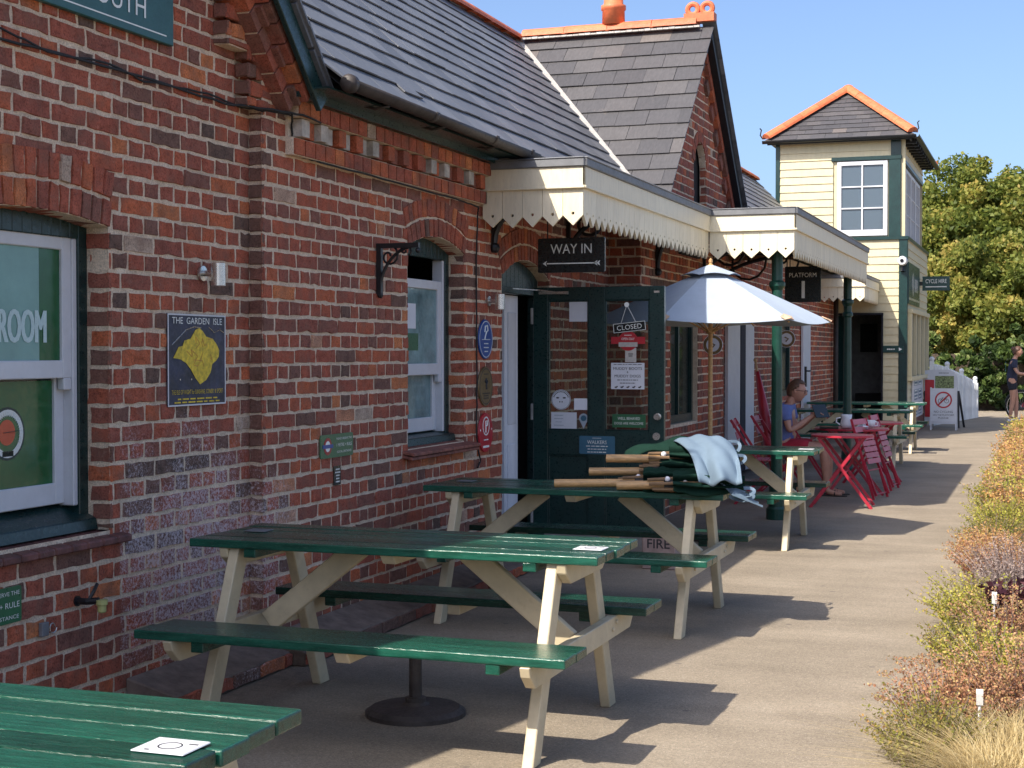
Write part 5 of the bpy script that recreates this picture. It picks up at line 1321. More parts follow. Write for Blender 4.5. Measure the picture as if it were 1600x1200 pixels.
def head_shape(mb, c, fwd, s=1.0):
    """skull with brow, nose, lips, chin and ears; fwd is the way it faces"""
    c, f = V(c), V(fwd).normalized(); sd = f.cross(AZ).normalized(); up = sd.cross(f); n, m = 28, 20; vs = []
    for i in range(m+1):
        th = PI*i/m
        for k in range(n):
            ph = 2*PI*k/n; x, y, z = math.sin(th)*math.cos(ph), math.sin(th)*math.sin(ph), -math.cos(th)
            rx, ry, rz = .096, .074, .116
            if z < -.1: ry *= 1-.30*(-z-.1); rx *= 1-.05*(-z-.1)
            X, Y, Z = x*rx, y*ry, z*rz
            if x > .3:
                g = math.exp(-(Y/.011)**2); X += g*.024*math.exp(-((Z+.012)/.017)**2)+g*.010*math.exp(-((Z-.012)/.02)**2)
                X += .007*math.exp(-(Y/.022)**2-((Z+.052)/.010)**2); X += .012*math.exp(-(Y/.025)**2-((Z+.092)/.016)**2)
                for q in (-1, 1): X -= .010*math.exp(-((Y-q*.031)/.014)**2-((Z-.014)/.012)**2)
                X += .004*math.exp(-((Z-.036)/.012)**2)
            vs.append(c+f*(X*s)+sd*(Y*s)+up*(Z*s))
    mb.add(vs, [(i*n+k, i*n+(k+1) % n, (i+1)*n+(k+1) % n, (i+1)*n+k) for i in range(m) for k in range(n)])
    for q in (-1, 1):
        p = c+sd*(q*.075*s)-f*.004; mb.ball(p, .026*s, (.6,.35,1.0), 10, 6)
def join_into(body, mb):
    me = body.data; import bmesh
    bm = bmesh.new(); bm.from_mesh(me); o = body.parent.location
    vs = [bm.verts.new(V(p)-o) for p in mb.v]; bm.verts.ensure_lookup_table()
    for f in mb.f:
        try: q = bm.faces.new([vs[i] for i in f]); q.smooth = True
        except ValueError: pass
    bm.to_mesh(me); bm.free()
def hand(pts, edges, wrist, wp, d, nrm, s=1.0, curl=.5):
    """palm, four unequal fingers and a thumb grown from the wrist joint"""
    d, nrm = V(d).normalized(), V(nrm).normalized(); sd = d.cross(nrm).normalized()
    pts.append((V(wp)+d*.045*s, (.030*s, .016*s))); edges.append((wrist, len(pts)-1)); palm = len(pts)-1
    for k, (o, L) in enumerate(((-.026,.070),(-.009,.080),(.009,.075),(.026,.058))):
        b0 = V(wp)+d*.085*s+sd*o*s
        chain(pts, edges, palm, [(b0, .010*s), (b0+(d*.6-nrm*curl*.6)*L*.5*s, .0085*s), (b0+(d*.75-nrm*curl*1.5)*L*.9*s, .007*s)])
    b0 = V(wp)+d*.035*s-sd*.034*s; chain(pts, edges, palm, [(b0, .011*s), (b0+(d*.8-sd*.5-nrm*.3)*.034*s, .0095*s), (b0+(d*1.0-sd*.5-nrm*.7)*.06*s, .0075*s)])
# person seated at the crockery table, facing +X
px, py = .93, 16.60
t = thing('person', 'seated person with glasses, blue T-shirt and red shorts looking at a black phone', 'person', (px, py, 0)); PER = t
pts = [((px+.02,py,.53), (.15,.115)), ((px+.02,py,.66), (.135,.10)), ((px+.03,py,.79), (.15,.105)), ((px+.06,py,.92), (.155,.09)), ((px+.09,py,.99), .055), ((px+.12,py,1.045), .052), ((px+.14,py,1.085), .05)]
ed = [(i, i+1) for i in range(6)]
for s in (-1, 1):
    sh = (px+.07, py+s*.17, .935)
    el = (px+.13, py+s*.225, .70); wr = (px+.335, py+s*.10, .85)
    chain(pts, ed, 3, [(sh, .058), ((px+.10,py+s*.205,.82), .046), (el, .040), ((px+.24,py+s*.15,.775), .036), (wr, .025)]); w = len(pts)-1
    hand(pts, ed, w, wr, (.75,-s*.35,.45), (-.45,0,.8), 1.0, .55)
    chain(pts, ed, 0, [((px+.10,py+s*.095,.505), .088), ((px+.30,py+s*.115,.515), .078), ((px+.475,py+s*.11,.515), .062), ((px+.50,py+s*.105,.34), .056), ((px+.505,py+s*.10,.12), .036), ((px+.51,py+s*.10,.055), .036), ((px+.60,py+s*.11,.03), .032), ((px+.68,py+s*.115,.024), .024)])
body = skin('body', pts, ed, M['skin'], t); hb = MB(); HC = V((px+.175, py, 1.125)); HF = V((1,-.10,-.20)); head_shape(hb, HC, HF); join_into(body, hb)
pts = [((px+.0,py,.545), (.178,.150)), ((px+.02,py,.64), (.168,.138)), ((px+.03,py,.79), (.168,.122)), ((px+.06,py,.92), (.165,.10)), ((px+.086,py,.975), .066)]; ed = [(0,1),(1,2),(2,3),(3,4)]
for s in (-1, 1): chain(pts, ed, 3, [((px+.07,py+s*.175,.935), .070), ((px+.095,py+s*.205,.835), .064), ((px+.103,py+s*.210,.80), .063)])
skin('tshirt', pts, ed, M['tshirt'], t)
pts = [((px+.0,py,.60), (.172,.146)), ((px+.01,py,.525), (.178,.145))]; ed = [(0,1)]
for s in (-1, 1): chain(pts, ed, 1, [((px+.10,py+s*.095,.512), .102), ((px+.24,py+s*.112,.52), .096), ((px+.36,py+s*.115,.52), .088)])
skin('shorts', pts, ed, M['shorts'], t)
def hairdo(name, mat, c, f, parent, bun=None, s=1.0):
    c, f = V(c), V(f).normalized(); sd = f.cross(AZ).normalized(); up = sd.cross(f); b = MB(); n, m = 26, 16; vs = []; keep = []
    for i in range(m+1):
        th = PI*i/m
        for k in range(n):
            ph = 2*PI*k/n; x, y, z = math.sin(th)*math.cos(ph), math.sin(th)*math.sin(ph), -math.cos(th)
            keep.append(z > .62 or (x < .42 and z > -.05+.75*max(0, x)) or (x < -.15 and z > -.62))
            j = 1+R.gauss(0, .012); vs.append(c+f*(x*.107*j-.004)*s+sd*(y*.086*j)*s+up*(z*.124*j+.004)*s)
    fs = [(i*n+k, i*n+(k+1) % n, (i+1)*n+(k+1) % n, (i+1)*n+k) for i in range(m) for k in range(n)]
    fs = [q for q in fs if all(keep[v] for v in q)]
    b.add(vs, fs, .5)
    if bun: b.ball(c-f*bun[0]+up*bun[1], bun[2], (1,1,.9), 12, 8)
    o = b.build(name, mat, parent, smooth=True); q = o.modifiers.new('solid', 'SOLIDIFY'); q.thickness = .012; q.offset = 0
hairdo('hair', M['hair'], HC, HF, t)
b = MB(); f = HF.normalized(); sd = f.cross(AZ).normalized(); up = sd.cross(f)
for q in (-1, 1):
    b.tube([HC+f*.098+sd*(q*.034+.024*math.cos(a))+up*(.012+.018*math.sin(a)) for a in [k*2*PI/14 for k in range(14)]], .0028, 5, closed=True)
    b.tube([HC+f*.095+sd*(q*.058)+up*.016, HC+f*.03+sd*(q*.078)+up*.016, HC-f*.01+sd*(q*.078)+up*.01], .0025, 5)
b.tube([HC+f*.104+sd*.01+up*.014, HC+f*.104-sd*.01+up*.014], .0025, 5); b.build('glasses', M['phone'], t)
b = MB()
for s in (-1, 1): b.prism([(px+.46,py+s*.10-.04,.012),(px+.52,py+s*.10-.045,.012),(px+.71,py+s*.115-.045,.012),(px+.73,py+s*.115,.012),(px+.71,py+s*.115+.04,.012),(px+.52,py+s*.10+.045,.012),(px+.46,py+s*.10+.04,.012)], (0,0,-.012)); b.tube([(px+.60,py+s*.11-.045,.02),(px+.60,py+s*.11,.062),(px+.60,py+s*.11+.045,.02)], .008, 6)
b.build('sandals', M['shoe'], t)
t = thing('phone', 'black phone held up in both hands by the seated person', 'phone', (px+.42,py,.90)); b = MB(); b.obox((px+.40,py-.15,.84), (-.05,-.01,.14), (.12,.17,.0), (.008,-.006,.004)); b.build('phone_case', M['phone'], t, bevel=.002)
# cyclist standing far down the path
cx, cy = 2.93, 35.15
t = thing('person', 'standing person in navy T-shirt and dark shorts, hair tied up, holding a bicycle', 'person', (cx, cy, 0))
pts = [((cx,cy,.90), (.135,.11)), ((cx-.01,cy,1.06), (.115,.09)), ((cx+.0,cy,1.22), (.135,.10)), ((cx+.03,cy,1.33), (.15,.085)), ((cx+.05,cy,1.41), .05), ((cx+.075,cy,1.47), .046), ((cx+.085,cy,1.5), .045)]
ed = [(i, i+1) for i in range(6)]
for s in (-1, 1):
    wr = (cx+.42,cy+s*.20,1.06)
    chain(pts, ed, 3, [((cx+.035,cy+s*.165,1.345), .052), ((cx+.05,cy+s*.20,1.2), .042), ((cx+.12,cy+s*.215,1.08), .036), ((cx+.28,cy+s*.21,1.06), .032), (wr, .023)]); w = len(pts)-1
    hand(pts, ed, w, wr, (1,0,-.05), (0,0,1), .95, .6)
    dx = .10 if s > 0 else -.02
    chain(pts, ed, 0, [((cx,cy+s*.085,.84), .085), ((cx+.02+dx*.3,cy+s*.09,.66), .074), ((cx+.02+dx*.6,cy+s*.09,.47), .054), ((cx-.0+dx*.8,cy+s*.09,.33), .054), ((cx-.02+dx,cy+s*.09,.10), .034), ((cx-.02+dx,cy+s*.09,.05), .036), ((cx+.08+dx,cy+s*.095,.03), .033), ((cx+.15+dx,cy+s*.1,.028), .026)])
body = skin('body', pts, ed, M['skin2'], t); hb = MB(); HC = V((cx+.11,cy,1.555)); HF = V((1,.15,-.12)); head_shape(hb, HC, HF, .95); join_into(body, hb)
pts = [((cx-.005,cy,.86), (.162,.138)), ((cx-.01,cy,1.02), (.142,.118)), ((cx+.0,cy,1.22), (.15,.118)), ((cx+.03,cy,1.33), (.16,.096)), ((cx+.045,cy,1.39), .062)]; ed = [(0,1),(1,2),(2,3),(3,4)]
for s in (-1, 1): chain(pts, ed, 3, [((cx+.035,cy+s*.17,1.345), .064), ((cx+.045,cy+s*.198,1.23), .060), ((cx+.05,cy+s*.2,1.19), .059)])
skin('tshirt', pts, ed, M['navy'], t)
pts = [((cx,cy,.95), (.15,.128)), ((cx,cy,.86), (.156,.13))]; ed = [(0,1)]
for s in (-1, 1): chain(pts, ed, 1, [((cx+.0,cy+s*.085,.82), .096), ((cx+.01,cy+s*.09,.74), .094), ((cx+.015,cy+s*.09,.71), .093)])
skin('shorts', pts, ed, M['navyblack'], t)
b = MB()
for k in range(5): b.obox((cx-.148+.006*(k % 2),cy-.085,1.12+.045*k), (.006,0,0), (0,.17-.02*(k % 3),0), (0,0,.03))
b.build('shirt_print', M['print'], t)
hairdo('hair', M['hair2'], HC, HF, t, (.10,.055,.048), .95)
b = MB()
for s in (-1, 1):
    dx = .10 if s > 0 else -.02; b.tube([(cx-.07+dx,cy+s*.09,.04),(cx+.02+dx,cy+s*.09,.045),(cx+.16+dx,cy+s*.1,.03)], [.036,.045,.032], 10)
b.build('shoes', M['white'], t)
t = thing('bicycle', 'bicycle held by the standing person, its rear wheel just inside the picture', 'bicycle', (3.65,35.45,0)); by_ = 35.45
for wx in (3.12, 4.16):
    b = MB(); b.tube([(wx+.335*math.cos(a),by_,.35+.335*math.sin(a)) for a in [i*2*PI/40 for i in range(40)]], .016, 8, closed=True); o = b.build('wheel', M['rubber'], t, smooth=True)
    b = MB(); b.tube([(wx+.31*math.cos(a),by_,.35+.31*math.sin(a)) for a in [i*2*PI/40 for i in range(40)]], .009, 6, closed=True); b.build('rim', M['steel'], o)
    b = MB()
    for i in range(18): a = i*2*PI/18; b.tube([(wx,by_+.02*(-1)**i,.35),(wx+.31*math.cos(a),by_,.35+.31*math.sin(a))], .0018, 4)
    b.tube([(wx,by_-.04,.35),(wx,by_+.04,.35)], .018, 8); b.build('spokes', M['steel'], o)
b = MB(); BB, ST_, HD, RA, FA = V((3.55,by_,.32)), V((3.42,by_,.86)), V((3.98,by_,.88)), V((3.12,by_,.35)), V((4.16,by_,.35))
for p, q, r in ((BB, ST_, .016), (ST_-V((0,0,.05)), HD, .016), (BB, HD-V((-.02,0,.12)), .018), (HD+V((-.02,0,.06)), HD-V((-.05,0,.16)), .019)): b.tube([p, q], r, 8)
for s in (-1, 1):
    e = V((0,s*.045,0)); b.tube([BB+e*.5, RA+e], .010, 6); b.tube([ST_-V((0,0,.08))+e*.3, RA+e], .009, 6); b.tube([HD-V((-.05,0,.18))+e, FA+e], .011, 6)
b.build('frame', M['red'], t)
b = MB(); b.tube([HD+V((-.02,-.28,.16)), HD+V((.0,-.1,.17)), HD+V((-.02,0,.13)), HD+V((0,.1,.17)), HD+V((-.02,.28,.16))], .012, 8); b.tube([HD+V((-.02,0,.06)), HD+V((-.02,0,.13))], .014, 8); b.build('handlebar', M['black'], t)
b = MB(); b.prism([ST_+V(p) for p in ((-.14,-.07,.10),(-.14,.07,.10),(.02,.035,.10),(.13,.018,.09),(.13,-.018,.09),(.02,-.035,.10))], (0,0,.035)); b.tube([ST_-V((0,0,.04)), ST_+V((0,0,.10))], .013, 8); b.build('saddle', M['rubber'], t, bevel=.01)
b = MB(); b.disc(BB+V((0,-.045,0)), FN, .09, .006, 24); b.tube([BB+V((0,-.05,0)), BB+V((.11,-.055,-.13)), BB+V((.11,-.13,-.13))], .010, 6); b.tube([BB+V((0,.05,0)), BB+V((-.11,.055,.13)), BB+V((-.11,.13,.13))], .010, 6); b.build('crank', M['steel'], t)
b = MB(); b.tube([(3.12+.36*math.cos(a),by_,.35+.36*math.sin(a)) for a in [.4+i*.25 for i in range(11)]], .014, 6); b.build('mudguard', M['black'], t)

# ------------------------------------------------------------------ boards and fence at the far end
def f_nocyc(q, F): q.ring(F+AZ*.10, FN, .135, .165, .002); q.beam(F+V((-.10,-.0035,.0)), F+V((.10,-.0035,.20)), .028, .0015, (1,0,-1))
def f_nobike(q, F):
    c = F+AZ*.09+FNV*.0008
    for s in (-1, 1): q.ring(c+V((s*.06,0,-.01)), FN, .036, .045, .0006)
    for a, b_ in (((-.06,-.01),(-.02,.05)),((-.02,.05),(.045,.05)),((.0,-.01),(.045,.05)),((.06,-.01),(.04,.075)),((-.06,-.01),(.0,-.01)),((.0,-.01),(-.028,.065))): q.beam(c+V((a[0],-.001,a[1])), c+V((b_[0],-.001,b_[1])), .008, .0006, (b_[1]-a[1],0,-(b_[0]-a[0])))
    text(q, 'NO CYCLING', F-AZ*.135, FU, AZ, .042, .36); text(q, 'ON THE PLATFORM', F-AZ*.20, FU, AZ, .036, .40); text(q, 'PLEASE', F-AZ*.258, FU, AZ, .034, .20)
t = sign('pavement_sign', 'white A-board with a red no-cycling ring standing on the path', 'sign', (1.72,31.2,.50), FU, AZ, .50, .66, M['white'], [('ring', M['redenamel'], f_nocyc), ('print', INK, f_nobike)], .02)
b = MB()
for s in (-.24, .24): b.beam((1.72+s,31.2,.0), (1.72+s,31.19,.84), .03, .03, AX); b.beam((1.72+s,31.55,.0), (1.72+s,31.22,.84), .03, .03, AX)
b.beam((1.48,31.195,.14), (1.96,31.195,.14), .03, .03, AZ); b.build('stand', M['white'], t)
t = thing('poster_board', 'tall round-topped white board with a map poster and red leaflet rack behind the A-board', 'notice board', (1.60,32.2,0))
pts = [(-.33,.10),(.33,.10),(.33,1.02),(.27,1.14),(.15,1.19),(-.15,1.19),(-.33,1.17)]
b = MB(); b.prism([(1.60+u,32.2,z) for u, z in pts], (0,.03,0)); b.build('board', M['white'], t)
b = MB(); b.box(1.49, 1.86, 32.194, 32.198, .62, 1.06); b.build('map', M['olive'], t); b = MB(); b.box(1.29, 1.47, 32.192, 32.198, .22, .98); b.build('leaflet_rack', M['redenamel'], t)
b = MB(); bars(b, (1.66,32.2,1.12), FU, AZ, .25, .03, 1); b.build('heading', INK, t)
b = MB()
for s in (-.34, .36): b.beam((1.60+s,32.15,.0), (1.60+s*.97,32.2,.75), .04, .04, AX); b.beam((1.60+s*1.25,32.5,0), (1.60+s*.97,32.24,.75), .04, .04, AX)
b.build('stand', M['black'], t)
t = thing('picket_fence', 'white picket fence with rounded tops stepping down away from the tower', 'fence', (1.75,35.5,0))
b = MB(); A_, B_ = V((1.40,33.2,0)), V((2.09,37.5,0)); n = 30; dd = (B_-A_)/n; dn = dd.normalized(); nn = V((dn.y,-dn.x,0))
for i in range(n+1):
    u = i/n; h = 1.30-.48*u**1.3; p = A_+dd*i
    w = .085; pts = [p-dn*w/2, p+dn*w/2, p+dn*w/2+AZ*(h-.05), p+dn*w*.3+AZ*(h-.012), p+AZ*h, p-dn*w*.3+AZ*(h-.012), p-dn*w/2+AZ*(h-.05)]
    b.prism(pts, nn*.02)
b.build('pickets', M['picket'], t)
b = MB()
for k in (.28, .80): b.beam(A_+AZ*1.30*k-nn*.02, B_+AZ*.82*k-nn*.02, .04, .07, (nn.x, nn.y, 0))
b.build('rails', M['picket'], t)
for u in (0, .33, .66, 1.0):
    b = MB(); p = A_+(B_-A_)*u-nn*.05; h = 1.36-.48*u**1.3; b.box(p.x-.045, p.x+.045, p.y-.045, p.y+.045, 0, h); b.ball(p+AZ*(h+.04), .055, n=12, m=8); b.build('post', M['picket'], t)

# ------------------------------------------------------------------ planting along the path
s_ = MB(); n = 60; vs = []
for i in range(n+1):
    y = 1.5+30*i/n; e = 3.20+.04*math.sin(i*1.7)+.03*math.sin(i*.6)
    vs += [(e,y,-.01),(e+.10,y,.04),(4.9,y,.05)]
s_.add(vs, [(3*i+k, 3*i+k+1, 3*i+k+4, 3*i+k+3) for i in range(n) for k in range(2)], .5)
tag(s_.build('flower_bed', M['soil'], smooth=True), kind='structure')
def dome(mb, c, rx, ry, h, n, size, ln=1.7, up=.4, core=.35):
    c = V(c); nb = 7; bl = [(R.uniform(-.6,.6), R.uniform(-.6,.6), R.uniform(.35,.85)) for _ in range(nb)]
    for _ in range(n):
        if R.random() < .7:
            q = R.choice(bl); d = V((R.gauss(0,1), R.gauss(0,1), R.gauss(0,1))).normalized()*(.42*R.random()**core); p = V((q[0]+d.x, q[1]+d.y, max(.02, q[2]+d.z)))
        else:
            d = V((R.gauss(0,1), R.gauss(0,1), abs(R.gauss(0,1)))).normalized()*R.random()**core; p = d
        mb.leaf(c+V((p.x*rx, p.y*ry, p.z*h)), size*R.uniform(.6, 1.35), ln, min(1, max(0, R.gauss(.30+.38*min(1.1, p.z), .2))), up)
def stems(mb, c, rx, ry, h, n, w, lean=.5, a=None):
    for _ in range(n):
        x, y = R.uniform(-rx, rx)*.6, R.uniform(-ry, ry)*.6; p = V(c)+V((x, y, 0)); d = V((x*1.5+R.gauss(0, .12), y*1.5+R.gauss(0, .12), 0)); hh = h*R.uniform(.55, 1.1); sd = V((-d.y, d.x, 0)).normalized()*w; prev = None; vs = []
        for k in range(5):
            u = k/4; q = p+d*(lean*u*u*1.6)+V((0,0,hh*(u-.35*u*u*lean*1.5))); ww = (1-u*.9); vs += [q-sd*ww, q+sd*ww]
        mb.add(vs, [(2*k, 2*k+1, 2*k+3, 2*k+2) for k in range(4)], a)
def sprigs(mb, mbs, c, rx, ry, h, n, size, per=34, ln=1.8, lean=.55, head=0):
    """leafy shoots rising from the footprint, leaves alternating up each one, optional flower heads"""
    for _ in range(n):
        a = R.random()*2*PI; k = R.random()**.6; p = V(c)+V((math.cos(a)*rx*k, math.sin(a)*ry*k, 0)); hh = h*R.uniform(.55, 1.12)*(1-.35*k*k)
        d = V((math.cos(a)*k*lean+R.gauss(0, .16), math.sin(a)*k*lean+R.gauss(0, .16), 1.0)); tone = R.gauss(0, .13); pts = []
        for q in range(5):
            u = q/4; pts.append(p+V((d.x*hh*u*(.6+.6*u), d.y*hh*u*(.6+.6*u), hh*u*(1-.18*u*abs(d.x+d.y)))))
        mbs.tube(pts, [.0022,.002,.0018,.0014,.001], 3, cap=False)
        for q in range(per):
            u = .12+.88*(q+R.random())/per; f = u*4; e = min(3, int(f)); pp = pts[e].lerp(pts[e+1], f-e)
            o = V((R.gauss(0,1), R.gauss(0,1), R.gauss(.2,.7))).normalized(); s_ = size*R.uniform(.55, 1.3)*(1.15-.45*u); tip = pp+o*s_*ln*1.1
            sd = o.cross(V((R.gauss(0,1), R.gauss(0,1), R.gauss(0,1)))).normalized()*s_*.5; m_ = pp.lerp(tip, .5)
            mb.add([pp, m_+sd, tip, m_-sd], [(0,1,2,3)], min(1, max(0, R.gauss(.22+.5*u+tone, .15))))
        for q in range(head):
            o = V((R.gauss(0,1), R.gauss(0,1), R.gauss(0,.35)))*.014; mb.leaf(pts[-1]+o, .010, 1.2, R.uniform(.45, 1), .3)
def plant(name, label, mat, c, rx, ry, h, n, size, ln=1.7, head=0, lean=.55):
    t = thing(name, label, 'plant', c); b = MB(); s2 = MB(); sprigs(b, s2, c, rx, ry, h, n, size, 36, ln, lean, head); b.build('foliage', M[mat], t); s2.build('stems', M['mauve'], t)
t = thing('straw_grass', 'clump of dry straw-coloured grass at the near end of the flower bed', 'plant', (3.56,5.45,0)); b = MB(); stems(b, (3.56,5.42,0), .24, .34, .36, 2200, .0020, .9); b.build('blades', M['straw'], t)
t = thing('straw_grass', 'paler dry grass tuft arching beside the olive shrub', 'plant', (3.56,6.0,0)); b = MB(); stems(b, (3.60,6.05,0), .16, .22, .30, 1000, .0018, 1.1); b.build('blades', M['straw'], t)
plant('shrub', 'olive-green shrub spilling over the path edge near the dry grass', 'olivleaf', (3.27,5.92,0), .13, .24, .27, 190, .011)
plant('sedum', 'red-brown flowering clump behind the olive shrub', 'sedum', (3.32,6.62,0), .17, .26, .25, 190, .011, 1.4, 10, .9)
plant('sedum', 'taller red-brown clump on the far side of the bed behind the first', 'sedum', (3.62,6.85,0), .20, .34, .33, 190, .012, 1.4, 10)
plant('lime_plant', 'lime-yellow leafy clump between the red-brown clumps and the olive one', 'limeleaf', (3.44,7.45,0), .16, .30, .30, 210, .012)
plant('shrub', 'olive clump with reddish tips on the path edge beside the lime plant', 'olivleaf', (3.28,7.9,0), .12, .34, .22, 200, .011)
plant('sedum', 'small rusty clump mixed among the lime plants', 'sedum', (3.52,8.15,0), .14, .26, .32, 150, .012, 1.4, 10)
plant('lime_plant', 'yellow-green mound leaning onto the path beyond the white plant marker', 'limeleaf', (3.31,8.95,0), .15, .42, .30, 260, .012, 1.8, 0, .8)
plant('broad_leaf_plant', 'plant with dark purple leaves in the middle of the bed', 'navyleaf', (3.56,8.75,0), .09, .16, .34, 26, .040, 2.0)
plant('dead_flower_heads', 'grey-mauve dried flower stems standing above the lime mound', 'mauve', (3.50,9.75,0), .18, .40, .42, 200, .010, 2.4)
plant('sedum', 'rust-brown clump past the dried flower stems', 'sedum', (3.40,10.6,0), .22, .45, .34, 240, .013, 1.4, 10)
plant('heather', 'orange heather tuft just past the rust-brown clump', 'heather', (3.30,11.5,0), .15, .4, .30, 220, .012, 2.2)
plant('shrub', 'olive-green mound at the path edge halfway along the bed', 'olivleaf', (3.30,12.3,0), .16, .5, .30, 240, .013)
plant('lime_plant', 'lime-yellow mound opposite the shadow of the parasol', 'limeleaf', (3.34,13.4,0), .18, .55, .36, 260, .014)
gcm = MB()
for _ in range(5200): gcm.leaf((R.uniform(3.24,3.75), R.uniform(5.2,14.0), R.uniform(.02,.10)), R.uniform(.008,.02), 1.8, R.random(), .4)
tag(gcm.build('ground_cover', M['olivleaf']), 'low creeping leaves filling the gaps between the bed plants', 'ground cover', kind='stuff')
far = {'heather': MB(), 'limeleaf': MB(), 'sedum': MB(), 'olivleaf': MB()}; fst = MB()
y = 14.2
while y < 30:
    k = R.choice(('heather','heather','limeleaf','sedum','olivleaf')); sprigs(far[k], fst, (3.36+R.uniform(-.05,.08), y, 0), .20, .5, R.uniform(.30,.46), 90, .016+.0004*y, 26, 1.7)
    k = R.choice(('heather','sedum','limeleaf','heather')); sprigs(far[k], fst, (3.44+R.uniform(-.05,.08), y+.25, 0), .2, .4, R.uniform(.3,.5), 60, .016+.0004*y, 26, 1.7, .55, 6)
    k = R.choice(('heather','limeleaf','sedum')); sprigs(far[k], fst, (3.85, y, 0), .35, .55, .5, 50, .03, 24, 1.6); y += .5
tag(fst.build('bed_stems', M['mauve']), 'thin stems among the planting along the far part of the flower bed', 'planting', kind='stuff')
for k, m in far.items():
    tag(m.build('bed_planting', M[k]), {'heather': 'orange heather running along the far part of the flower bed', 'limeleaf': 'lime-yellow ground cover along the far part of the flower bed', 'sedum': 'rust-brown flower heads along the far part of the flower bed', 'olivleaf': 'olive-green low foliage along the far part of the flower bed'}[k], 'planting', kind='stuff')
for (x, y, h, lab) in ((3.44,6.25,.20,'white plant marker beside the olive shrub'), (3.42,8.55,.24,'white plant marker between the lime clumps')):
    t = thing('plant_marker', lab, 'marker', (x,y,0), 'white plant markers'); b = MB(); b.tube([(x,y,0),(x,y,h)], .006, 6); b.build('stake', M['picket'], t); b = MB(); b.obox((x-.012,y-.012,h-.045), (.026,0,0), (0,.008,.015), (0,-.015,.05)); b.build('tag', M['picket'], t)

# ------------------------------------------------------------------ trees and hedge beyond
def crown(mb, c, rx, ry, rz, blobs, per, size, seed):
    rr = random.Random(seed); c = V(c)
    for _ in range(blobs):
        d = V((rr.gauss(0,1), rr.gauss(0,1), rr.gauss(0,1))).normalized(); k = rr.random()**.33; q = c+V((d.x*rx*k, d.y*ry*k, d.z*rz*k)); br = rr.uniform(.35, .75)*min(rx, rz)*.36; tone = rr.gauss(0, .16)
        for _ in range(per):
            e = V((R.gauss(0,1), R.gauss(0,1), R.gauss(0,.8))).normalized()*br*R.random()**.4
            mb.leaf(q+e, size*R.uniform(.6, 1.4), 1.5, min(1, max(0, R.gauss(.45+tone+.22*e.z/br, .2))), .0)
def tree(name, label, c, rx, ry, rz, blobs, per, size, mat, seed, trunk=True, cat='tree'):
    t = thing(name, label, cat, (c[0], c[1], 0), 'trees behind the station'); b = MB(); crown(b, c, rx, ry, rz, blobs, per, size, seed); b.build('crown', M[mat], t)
    if trunk:
        b = MB(); x, y = c[0], c[1]; b.tube([(x,y,0),(x+.1,y,1.2),(x-.05,y,2.6),(x+.1,y,c[2]+rz*.5)], [.24,.18,.15,.05], 10)
        for k in range(4):
            a = k*2.4; z = 1.3+.3*k; b.tube([(x,y,z),(x+math.cos(a)*rx*.2,y+math.sin(a)*ry*.2,z+.5),(x+math.cos(a)*rx*.4,y+math.sin(a)*ry*.4,z+.8)], [.09,.06,.02], 7)
        b.build('trunk', M['bark'], t)
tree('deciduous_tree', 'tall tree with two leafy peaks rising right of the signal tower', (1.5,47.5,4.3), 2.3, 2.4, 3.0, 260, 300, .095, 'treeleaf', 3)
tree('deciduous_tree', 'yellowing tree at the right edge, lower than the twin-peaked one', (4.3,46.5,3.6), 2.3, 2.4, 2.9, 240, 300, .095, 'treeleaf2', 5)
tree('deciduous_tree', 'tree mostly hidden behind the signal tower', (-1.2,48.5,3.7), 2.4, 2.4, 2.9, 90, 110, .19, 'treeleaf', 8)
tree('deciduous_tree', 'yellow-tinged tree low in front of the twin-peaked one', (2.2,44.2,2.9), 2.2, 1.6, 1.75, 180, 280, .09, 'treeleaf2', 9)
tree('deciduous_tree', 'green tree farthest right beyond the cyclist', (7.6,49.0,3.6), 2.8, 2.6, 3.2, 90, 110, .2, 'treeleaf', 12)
t = thing('hedge', 'dark glossy hedge at the foot of the trees behind the cyclist', 'hedge', (3.5,42.0,0)); b = MB()
for i in range(9): crown(b, (-.5+i*1.15, 42.2+R.uniform(-.3,.3), 1.05), .95, .8, 1.15, 24, 170, .105, 40+i)
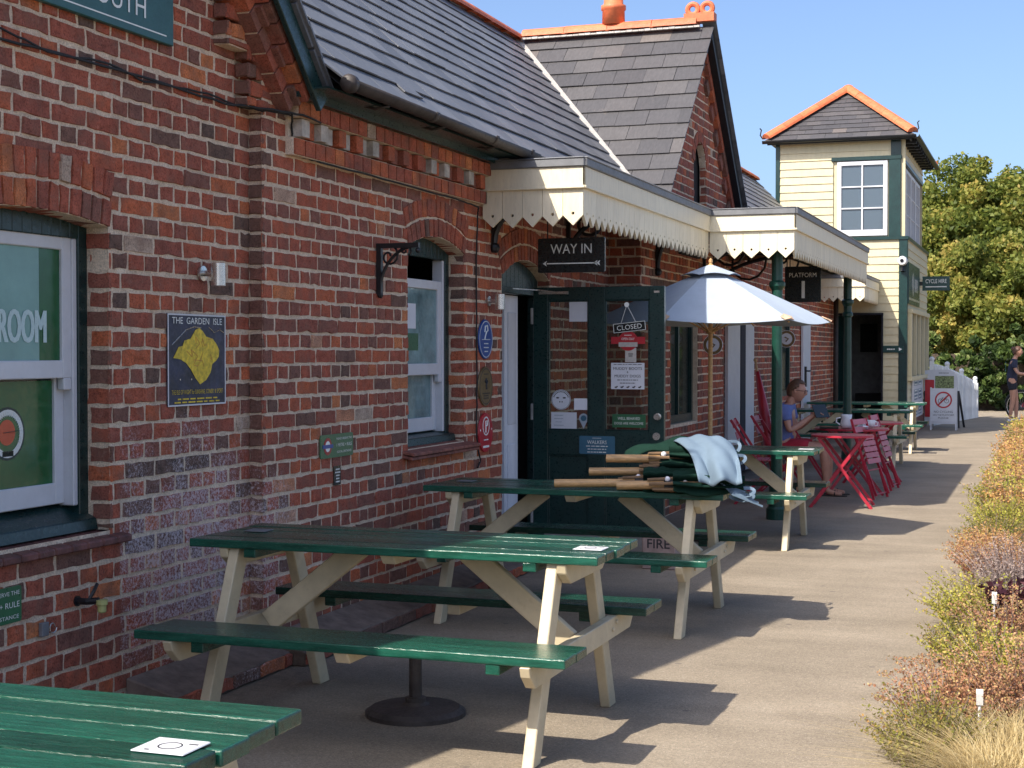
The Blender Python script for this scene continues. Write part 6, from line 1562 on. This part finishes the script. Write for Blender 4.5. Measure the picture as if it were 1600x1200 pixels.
b.build('foliage', M['hedgeleaf'], t); b = MB(); b.box(-1.2, 9.5, 42.5, 42.9, .0, 1.5); b.build('woody_core', M['bark'], t)
t = thing('ivy_bank', 'dark leafy bank closing the view behind the trees', 'hedge', (3,51,0)); b = MB()
for i in range(9): crown(b, (-5+i*2.0, 51.5, 1.9), 1.7, 1.0, 2.1, 16, 60, .28, 70+i)
b.build('foliage', M['hedgeleaf'], t)

# ------------------------------------------------------------------ light, sky, camera
SD = V((-.40, -.83, 1.0)).normalized(); el = math.asin(SD.z); az = math.atan2(SD.x, SD.y)
w = bpy.data.worlds.new('World'); SC.world = w; w.use_nodes = True; nt = w.node_tree
sk = nt.nodes.new('ShaderNodeTexSky'); sk.sky_type = 'NISHITA'; sk.sun_disc = False; sk.sun_elevation = el; sk.sun_rotation = az % (2*PI)
sk.air_density = .7; sk.dust_density = 3.0; sk.ozone_density = 4.0; sk.altitude = 10
bg = nt.nodes['Background']; nt.links.new(sk.outputs[0], bg.inputs[0]); bg.inputs[1].default_value = .13
sl_ = bpy.data.lights.new('sun', 'SUN'); sl_.energy = 3.6; sl_.angle = math.radians(.53); sl_.color = (1.0, .92, .80)
so_ = bpy.data.objects.new('sun', sl_); COL.objects.link(so_); so_.rotation_euler = (-SD).to_track_quat('-Z', 'Y').to_euler(); so_.location = (0,0,20)
cam = bpy.data.cameras.new('camera'); cam.sensor_width = 36; cam.lens = 36*2370/1600; cam.clip_end = 600; cam.clip_start = .05
co_ = bpy.data.objects.new('camera', cam); COL.objects.link(co_); co_.location = (3.69, 0, 1.55)
co_.rotation_euler = (math.radians(90)-math.atan(50/2370), 0, math.radians(19.5)); SC.camera = co_
SC.view_settings.view_transform = 'Standard'; SC.view_settings.look = 'None'; SC.view_settings.exposure = 1.0; SC.view_settings.gamma = 1
SC.render.engine = 'CYCLES'; SC.cycles.use_denoising = True; SC.cycles.max_bounces = 8; SC.cycles.diffuse_bounces = 4; SC.cycles.transparent_max_bounces = 12; SC.cycles.caustics_reflective = False; SC.cycles.caustics_refractive = False
SC.cycles.sample_clamp_indirect = 6
